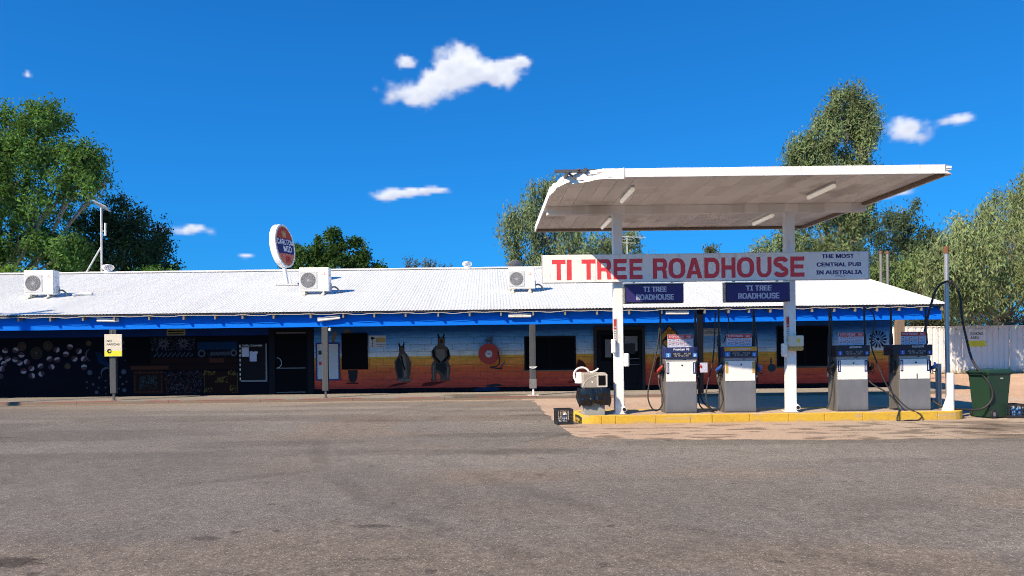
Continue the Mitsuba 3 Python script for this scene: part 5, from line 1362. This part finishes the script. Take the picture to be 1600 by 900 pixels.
# ------------------------------------------------------------------ trees
def leaves(rng, blobs, n_m2, ln, wd, col, droop, clump=0.42, per=46, spread=0.94, gap=0.40):
    P, D, N, Cc = [], [], [], []
    for (bx, by, bz, rx, ry, rz) in blobs:
        area = 4 * math.pi * ((rx * ry) ** 1.6 / 3 + (rx * rz) ** 1.6 / 3 + (ry * rz) ** 1.6 / 3) ** (1 / 1.6)
        nc = max(5, int(area * n_m2 / per))
        d = rng.normal(size=(nc, 3))
        d /= np.linalg.norm(d, axis=1, keepdims=True)
        d[:, 2] = np.where(d[:, 2] < -0.3, d[:, 2] * 0.8, d[:, 2])
        rad = rng.uniform(0.42, 1.0, (nc, 1)) ** 0.6
        c = np.array([bx, by, bz]) + d * rad * [rx, ry, rz] * spread
        keep = meshkit.fbm(c * 0.62 + 5.0, 2, 12) > gap
        d, c = d[keep], c[keep]
        nc = len(c)
        if nc == 0:
            continue
        cs = 1.12 * clump * rng.uniform(0.6, 1.35, nc)
        tone = rng.uniform(0.65, 1.4, nc)
        cnt = (per * rng.uniform(0.5, 1.5, nc)).astype(int)
        idx = np.repeat(np.arange(nc), cnt)
        m = len(idx)
        q = np.clip(rng.normal(size=(m, 3)), -1.9, 1.9) * 0.5
        q[:, 2] *= 0.8 + 0.9 * droop
        q[:, 2] -= droop * 0.5 * np.abs(rng.normal(size=m))
        P.append(c[idx] + q * cs[idx, None])
        a = rng.normal(size=(m, 3))
        a[:, 2] = a[:, 2] * (1 - 0.5 * droop) - 1.7 * droop
        D.append(a / np.linalg.norm(a, axis=1, keepdims=True))
        nn = rng.normal(size=(m, 3)) * 0.45 + d[idx] * 0.5 + 1.0 * q / (np.linalg.norm(q, axis=1, keepdims=True) + 1e-6) + [0, 0, 0.35]
        N.append(nn)
        tint = np.array(col) * tone[idx, None] * rng.uniform(0.88, 1.12, (m, 1)) * (1 + rng.normal(0, 0.06, (m, 3)))
        Cc.append(np.clip(tint, 0.005, 0.6))
    P, D, N, Cc = map(np.vstack, (P, D, N, Cc))
    S = np.cross(D, N)
    S /= np.linalg.norm(S, axis=1, keepdims=True) + 1e-9
    l = ln * rng.uniform(0.6, 1.3, (len(P), 1))
    w = wd * rng.uniform(0.6, 1.3, (len(P), 1))
    up = np.cross(S, D) * w * 0.25
    V = np.stack([P - D * l / 2, P + S * w / 2 + up, P + D * l / 2, P - S * w / 2 + up], 1).reshape(-1, 3)
    i = np.arange(len(P))[:, None] * 4
    F = np.concatenate([i + [0, 1, 2], i + [0, 2, 3]], 0)
    return V, F, np.repeat(Cc, 4, 0)


def tree(name, label, cat, base, fork, r0, blobs, n_m2, ln, wd, col, droop, seed, grp=None, clump=0.42, limbs=True, bark='m_bark', per=80, gap=0.37):
    t = thing(name, label, cat, grp)
    rng = np.random.default_rng(seed)
    base, fork = np.array(base, float), np.array(fork, float)
    mid = (base + fork) / 2 + rng.normal(0, 0.15, 3) * [1, 1, 0]
    part(t, 'trunk', tube([base, mid, fork], [r0, r0 * 0.85, r0 * 0.7], 12), bark, 60)
    if limbs:
        L_ = []
        for (bx, by, bz, rx, ry, rz) in blobs:
            e = np.array([bx, by, bz])
            s = base + (fork - base) * rng.uniform(0.75, 1.0)
            m1 = s + (e - s) * 0.45 + np.array([rng.normal(0, 0.25), rng.normal(0, 0.25), 0.1 * np.linalg.norm(e - s) * (0.3 - droop)])
            L_.append(tube([s, m1, e, e + (e - m1) * 0.12], [r0 * 0.36, r0 * 0.2, r0 * 0.08, 0.01], 7, steps=4))
            for _ in range(5):
                dd = rng.normal(size=3)
                dd /= np.linalg.norm(dd)
                tip = e + dd * [rx, ry, rz] * 0.62
                o = m1 + (e - m1) * rng.uniform(0.3, 1)
                L_.append(tube([o, (o + tip) / 2 + rng.normal(0, 0.12, 3), tip], [r0 * 0.11, r0 * 0.06, 0.008], 5, steps=3))
        part(t, 'limbs', L_, bark, 60)
    V, F, Cc = leaves(rng, blobs, n_m2, ln, wd, col, droop, clump, per, 0.94, gap)
    part(t, 'crown', (V, F), 'm_leaf', False, color=Cc)
    return t


GT = 'trees behind the roadhouse'
tree('gum_tree', 'tall dense tree filling the left edge above the roof', 'tree', (-26.5, 40.5, -0.05), (-26, 40.3, 5.5), 0.42,
     [(-25.6, 40, 13.0, 2.0, 1.8, 1.7), (-23.2, 40, 13.7, 1.3, 1.4, 1.0), (-27.8, 40.5, 12.8, 2.0, 1.8, 1.7), (-24.2, 39.6, 11.6, 1.9, 1.8, 1.3), (-21.6, 40.1, 11.9, 1.5, 1.3, 0.9), (-20.6, 39.8, 11.7, 1.0, 1.0, 0.7), (-21.2, 39.7, 10.3, 1.3, 1.3, 0.8), (-23.3, 40.2, 9.4, 1.8, 1.7, 1.3),
      (-26.0, 39.6, 9.6, 2.1, 1.8, 1.6), (-28.4, 40, 9.4, 2.0, 1.8, 1.8), (-24.6, 40.2, 7.4, 2.0, 1.8, 1.3), (-27.2, 39.8, 7.0, 2.2, 1.8, 1.4), (-22.4, 40.4, 6.8, 1.6, 1.6, 1.1), (-29, 40, 14.2, 1.8, 1.6, 1.4), (-20.0, 40.0, 10.4, 0.6, 0.7, 0.45)],
     135, 0.24, 0.10, (0.130, 0.245, 0.062), 0.45, 21, GT, 0.5, gap=0.34)
tree('broadleaf_tree', 'dark rounded tree behind the solar mast', 'tree', (-20.8, 44, -0.05), (-20.9, 44, 4.2), 0.3,
     [(-22.4, 44, 8.4, 1.7, 1.6, 1.5), (-20.9, 44, 9.3, 1.3, 1.4, 1.2), (-19.6, 44, 7.9, 1.4, 1.5, 1.4), (-21.2, 43.6, 7.0, 1.9, 1.5, 1.4), (-23.4, 43.8, 6.8, 1.7, 1.6, 1.5), (-19.2, 44, 6.4, 1.3, 1.4, 1.2)],
     130, 0.2, 0.10, (0.066, 0.110, 0.048), 0.35, 22, GT, 0.42, gap=0.2)
tree('shrub', 'bright green leafy shrub top at the right foot of the dark rounded tree', 'shrub', (-18.0, 42, -0.05), (-18.0, 42, 3.4), 0.12, [(-17.7, 42, 5.3, 1.0, 0.9, 1.0), (-18.8, 42, 5.2, 1.0, 0.9, 1.0), (-16.9, 42.2, 5.0, 0.7, 0.8, 0.6)], 110, 0.2, 0.11, (0.14, 0.27, 0.055), 0.3, 23, gap=0.1)
tree('shrub', 'yellow green bush top at the far left above the ridge', 'shrub', (-23.4, 37.6, -0.05), (-23.4, 37.6, 3.0), 0.12, [(-23.6, 37.5, 5.0, 1.6, 0.9, 0.9), (-25.4, 37.6, 5.1, 1.5, 0.9, 0.9), (-21.8, 37.5, 4.9, 1.2, 0.9, 0.7)], 110, 0.2, 0.10, (0.18, 0.32, 0.06), 0.3, 24, gap=0.1)
tree('fig_tree', 'dark glossy round-crowned tree behind the oval sign', 'tree', (-10, 48, -0.05), (-9.9, 48, 4.0), 0.28,
     [(-10.0, 48, 8.0, 1.3, 1.3, 1.1), (-11.2, 48, 7.0, 1.2, 1.3, 1.2), (-8.6, 48, 7.4, 1.3, 1.3, 1.2), (-7.6, 48, 6.6, 1.0, 1.2, 1.0), (-9.9, 47.5, 6.4, 1.6, 1.3, 1.2), (-12.2, 48, 6.6, 0.9, 1.1, 1.1), (-12.1, 48, 7.7, 0.45, 0.5, 0.4)],
     120, 0.21, 0.13, (0.060, 0.120, 0.034), 0.25, 25, GT, 0.36, gap=0.2)
tree('weeping_gum', 'drooping grey green gum tree behind the left half of the canopy', 'tree', (4.2, 45, -0.05), (4.0, 45, 5.2), 0.3,
     [(3.6, 45, 10.4, 1.3, 1.2, 0.9), (2.4, 45, 9.4, 1.3, 1.2, 0.9), (1.3, 45, 8.3, 0.8, 0.9, 1.0), (3.3, 44.6, 8.3, 1.1, 1.2, 0.9), (4.8, 45, 9.3, 1.3, 1.3, 1.1), (1.6, 45.2, 6.9, 0.5, 0.6, 0.9), (3.0, 45, 6.4, 0.8, 0.9, 1.3), (4.8, 44.8, 7.2, 1.6, 1.3, 1.3), (6.6, 45, 7.8, 1.5, 1.3, 1.0), (8.2, 45, 7.3, 1.2, 1.1, 0.9), (6.6, 44.6, 6.2, 1.5, 1.2, 1.0), (8.6, 45, 6.0, 1.0, 1.0, 1.0)],
     165, 0.27, 0.075, (0.200, 0.265, 0.140), 0.85, 26, GT, 0.42)
tree('river_gum', 'tall pale gum tree rising above the canopy at right', 'tree', (25.8, 55, -0.05), (25.6, 55, 7.5), 0.42,
     [(25.6, 55, 18.6, 1.5, 1.4, 1.6), (26.8, 55, 17.6, 1.2, 1.3, 1.6), (24.3, 55, 16.6, 1.5, 1.5, 1.5), (22.3, 55, 15.4, 1.1, 1.2, 0.9), (27.0, 55, 16.6, 0.9, 1.1, 1.2), (26.6, 55, 15.3, 1.5, 1.5, 1.6), (23.0, 55, 14.8, 1.6, 1.5, 1.4), (21.9, 55, 13.3, 1.2, 1.3, 1.1), (24.6, 54.6, 13.4, 2.0, 1.6, 1.6), (27.2, 55, 13.2, 1.2, 1.2, 1.2), (24.0, 55, 11.0, 2.0, 1.6, 1.4), (26.4, 55, 10.5, 2.0, 1.6, 1.5), (21.6, 55, 10.6, 1.3, 1.3, 1.0), (25.0, 54.8, 8.2, 2.2, 1.6, 1.6), (21.8, 54.8, 8.4, 2.0, 1.5, 1.3), (19.9, 55, 8.0, 1.2, 1.2, 0.8)],
     140, 0.30, 0.09, (0.205, 0.275, 0.135), 0.6, 27, GT, 0.5)
tree('dark_gum', 'dark leaved gum tree between the tall pale gum and the willowy tree', 'tree', (29.5, 53, -0.05), (29.6, 53, 4.2), 0.3,
     [(28.6, 53, 10.6, 1.1, 1.2, 1.0), (27.6, 53, 9.2, 1.5, 1.3, 1.2), (29.6, 53, 8.6, 1.6, 1.3, 1.1), (31.0, 53, 7.9, 1.0, 1.0, 1.0), (28.2, 52.8, 7.2, 1.8, 1.4, 1.3), (30.4, 53, 6.6, 1.3, 1.2, 1.1), (26.4, 53, 7.4, 1.5, 1.3, 1.2)],
     110, 0.27, 0.09, (0.095, 0.140, 0.080), 0.55, 28, GT, 0.45)
tree('bushy_gum', 'pale green bushy tree behind the pair of dark pipes', 'tree', (24.6, 46, -0.05), (24.6, 46, 2.5), 0.2,
     [(24.4, 46, 5.6, 1.5, 1.3, 1.3), (23.2, 46, 4.6, 1.3, 1.2, 1.2), (25.6, 46, 5.9, 1.2, 1.1, 1.3), (25.2, 46, 4.0, 1.6, 1.2, 1.2), (26.4, 46, 4.4, 1.0, 1.0, 1.2)],
     140, 0.25, 0.08, (0.190, 0.270, 0.110), 0.6, 29, GT, 0.42)
tree('willowy_tree', 'big feathery pale tree leaning over the fence at the right edge', 'tree', (27.2, 40.6, -0.05), (26.8, 40.2, 2.9), 0.18,
     [(28.4, 40, 9.4, 1.5, 1.5, 1.2), (26.9, 39.6, 8.6, 1.3, 1.4, 1.1), (25.2, 39.8, 7.4, 1.3, 1.3, 0.9), (24.0, 39.6, 6.1, 1.0, 1.1, 0.8), (26.2, 39.0, 6.6, 1.5, 1.4, 1.2), (28.4, 39.4, 7.0, 1.7, 1.6, 1.5), (24.6, 38.8, 5.0, 1.1, 1.1, 1.0), (26.4, 38.8, 4.6, 1.3, 1.3, 1.0), (28.6, 38.6, 4.8, 1.3, 1.4, 1.1), (23.4, 38.6, 4.0, 0.8, 0.9, 1.1), (24.9, 38.0, 3.6, 0.7, 0.8, 0.7), (30.2, 39.5, 8.4, 1.6, 1.5, 1.5), (30.4, 38.8, 5.6, 1.5, 1.4, 1.5), (27.3, 37.8, 3.9, 0.8, 0.7, 0.6), (21.2, 35.6, 5.4, 1.0, 1.0, 0.8), (22.2, 35.6, 4.4, 1.0, 1.0, 0.8), (21.5, 36.2, 3.9, 0.8, 0.8, 0.5), (23.2, 36.0, 3.7, 0.9, 0.9, 0.5), (23.4, 35.8, 5.4, 1.1, 1.0, 0.9), (22.4, 36, 6.3, 1.0, 1.0, 0.8), (24.6, 36.2, 4.6, 1.1, 1.0, 0.9), (26.0, 36.6, 5.2, 1.2, 1.0, 0.9), (24.9, 36.4, 6.5, 1.1, 1.0, 0.9), (21.0, 35.6, 5.0, 0.8, 0.9, 0.7)],
     150, 0.27, 0.062, (0.245, 0.310, 0.150), 0.9, 30, GT, 0.42)
tree('overhanging_gum', 'leafy twig ends poking in at the upper right edge', 'tree', (35.5, 43, -0.05), (35, 43, 6), 0.35, [(31.3, 43, 16.0, 0.7, 0.9, 0.6), (33.4, 43, 14.6, 1.6, 1.6, 1.4), (35.2, 43, 16.2, 1.9, 1.7, 1.6), (36.2, 43, 13, 1.9, 1.7, 1.6)], 90, 0.26, 0.07, (0.185, 0.215, 0.11), 0.7, 31, GT, 0.4, gap=0.1)
GS = 'small far tree tops over the ridge'
tree('distant_tree', 'tiny far tree top over the ridge, left of the turbine ventilator pair gap', 'tree', (-6.2, 62, -0.05), (-6.2, 62, 5), 0.2, [(-6.2, 62, 8.2, 0.55, 0.6, 0.8), (-6.2, 62, 6.8, 0.7, 0.7, 0.9)], 90, 0.26, 0.08, (0.13, 0.14, 0.09), 0.6, 32, GS, 0.35, gap=0.1)
tree('distant_tree', 'tiny wider far tree top over the ridge, nearer the ventilator', 'tree', (-4.2, 62, -0.05), (-4.2, 62, 5), 0.2, [(-4.4, 62, 8.2, 0.8, 0.7, 0.6), (-3.4, 62, 7.5, 0.6, 0.6, 0.4), (-4.6, 62, 7.0, 0.7, 0.7, 0.8)], 90, 0.26, 0.08, (0.13, 0.14, 0.08), 0.6, 33, GS, 0.35, gap=0.1)
tree('distant_tree', 'tiny far tree top over the long white sign', 'tree', (17.6, 62, -0.05), (17.6, 62, 5), 0.2, [(17.7, 62, 9.0, 0.7, 0.7, 0.55), (17.5, 62, 8.2, 0.9, 0.8, 0.7), (17.5, 62, 7.0, 0.8, 0.7, 0.8)], 90, 0.26, 0.09, (0.12, 0.14, 0.075), 0.5, 34, GS, 0.35, gap=0.1)
tree('shrub', 'grey green thicket behind the fence below the willowy tree', 'shrub', (27, 44, -0.05), (27, 44, 1.6), 0.1, [(25.6, 44, 2.8, 1.3, 0.9, 1.1), (27.4, 44.3, 3.0, 1.2, 0.9, 1.1), (29.0, 44, 2.8, 1.2, 0.9, 1.0), (31.2, 44.2, 2.4, 1.0, 0.9, 0.7), (27.0, 44.5, 4.2, 1.3, 0.9, 0.9), (25.2, 44, 4.2, 1.2, 0.9, 0.8)], 120, 0.24, 0.07, (0.15, 0.17, 0.10), 0.6, 36)
tree('shrub', 'dark bush behind the fence seen under the right end of the eave', 'shrub', (23, 42, -0.05), (23, 42, 1.6), 0.1, [(21.6, 42, 2.5, 1.2, 0.9, 1.0), (23.2, 42.4, 2.7, 1.2, 0.9, 1.0), (20.0, 42, 2.6, 1.2, 0.9, 1.1), (24.6, 42.3, 2.6, 1.1, 0.9, 0.9)], 100, 0.2, 0.08, (0.075, 0.085, 0.05), 0.4, 35)

# grass tufts along the fence foot
rng = np.random.default_rng(8)
gv, gf = [], []
for k in range(900):
    x, y = rng.uniform(19, 34), FY - abs(rng.normal(0, 0.22)) - 0.03
    h, a, w = rng.uniform(0.06, 0.28), rng.uniform(0, 6.28), rng.uniform(0.006, 0.014)
    o = len(gv)
    gv += [[x - w * math.cos(a), y - w * math.sin(a), -0.02], [x + w * math.cos(a), y + w * math.sin(a), -0.02], [x + rng.normal(0, 0.06), y + rng.normal(0, 0.06), h]]
    gf += [[o, o + 1, o + 2]]
key = numbered('dry_grass')
scene[key] = mikit.ply((np.array(gv), np.array(gf)), 'm_leaf', False, color=np.tile([[0.14, 0.13, 0.05]], (len(gv), 1)))
labels[key] = {'label': 'thin dry grass along the foot of the ribbed fence', 'category': 'grass', 'kind': 'stuff'}

# power pole outside the frame at left: its shadow lies on the pavement and the roof
t = thing('power_pole', 'timber power pole with a crossarm left of the frame, its shadow on the pavement', 'power pole')
part(t, 'pole', cyl((-21.6, 18.3, -0.05), (-21.6, 18.3, 10.4), 0.17, 0.12), 'm_wood', 40)
part(t, 'crossarm', box(-22.7, -20.5, 18.2, 18.3, 9.7, 9.8), 'm_wood')
for x in (-22.6, -21.9, -21.3, -20.6):
    part(t, 'insulator', lathe([(0, 0.16), (0.04, 0.14), (0.06, 0.05), (0.03, 0)], 10, (x, 18.25, 9.8)), 'm_cream')
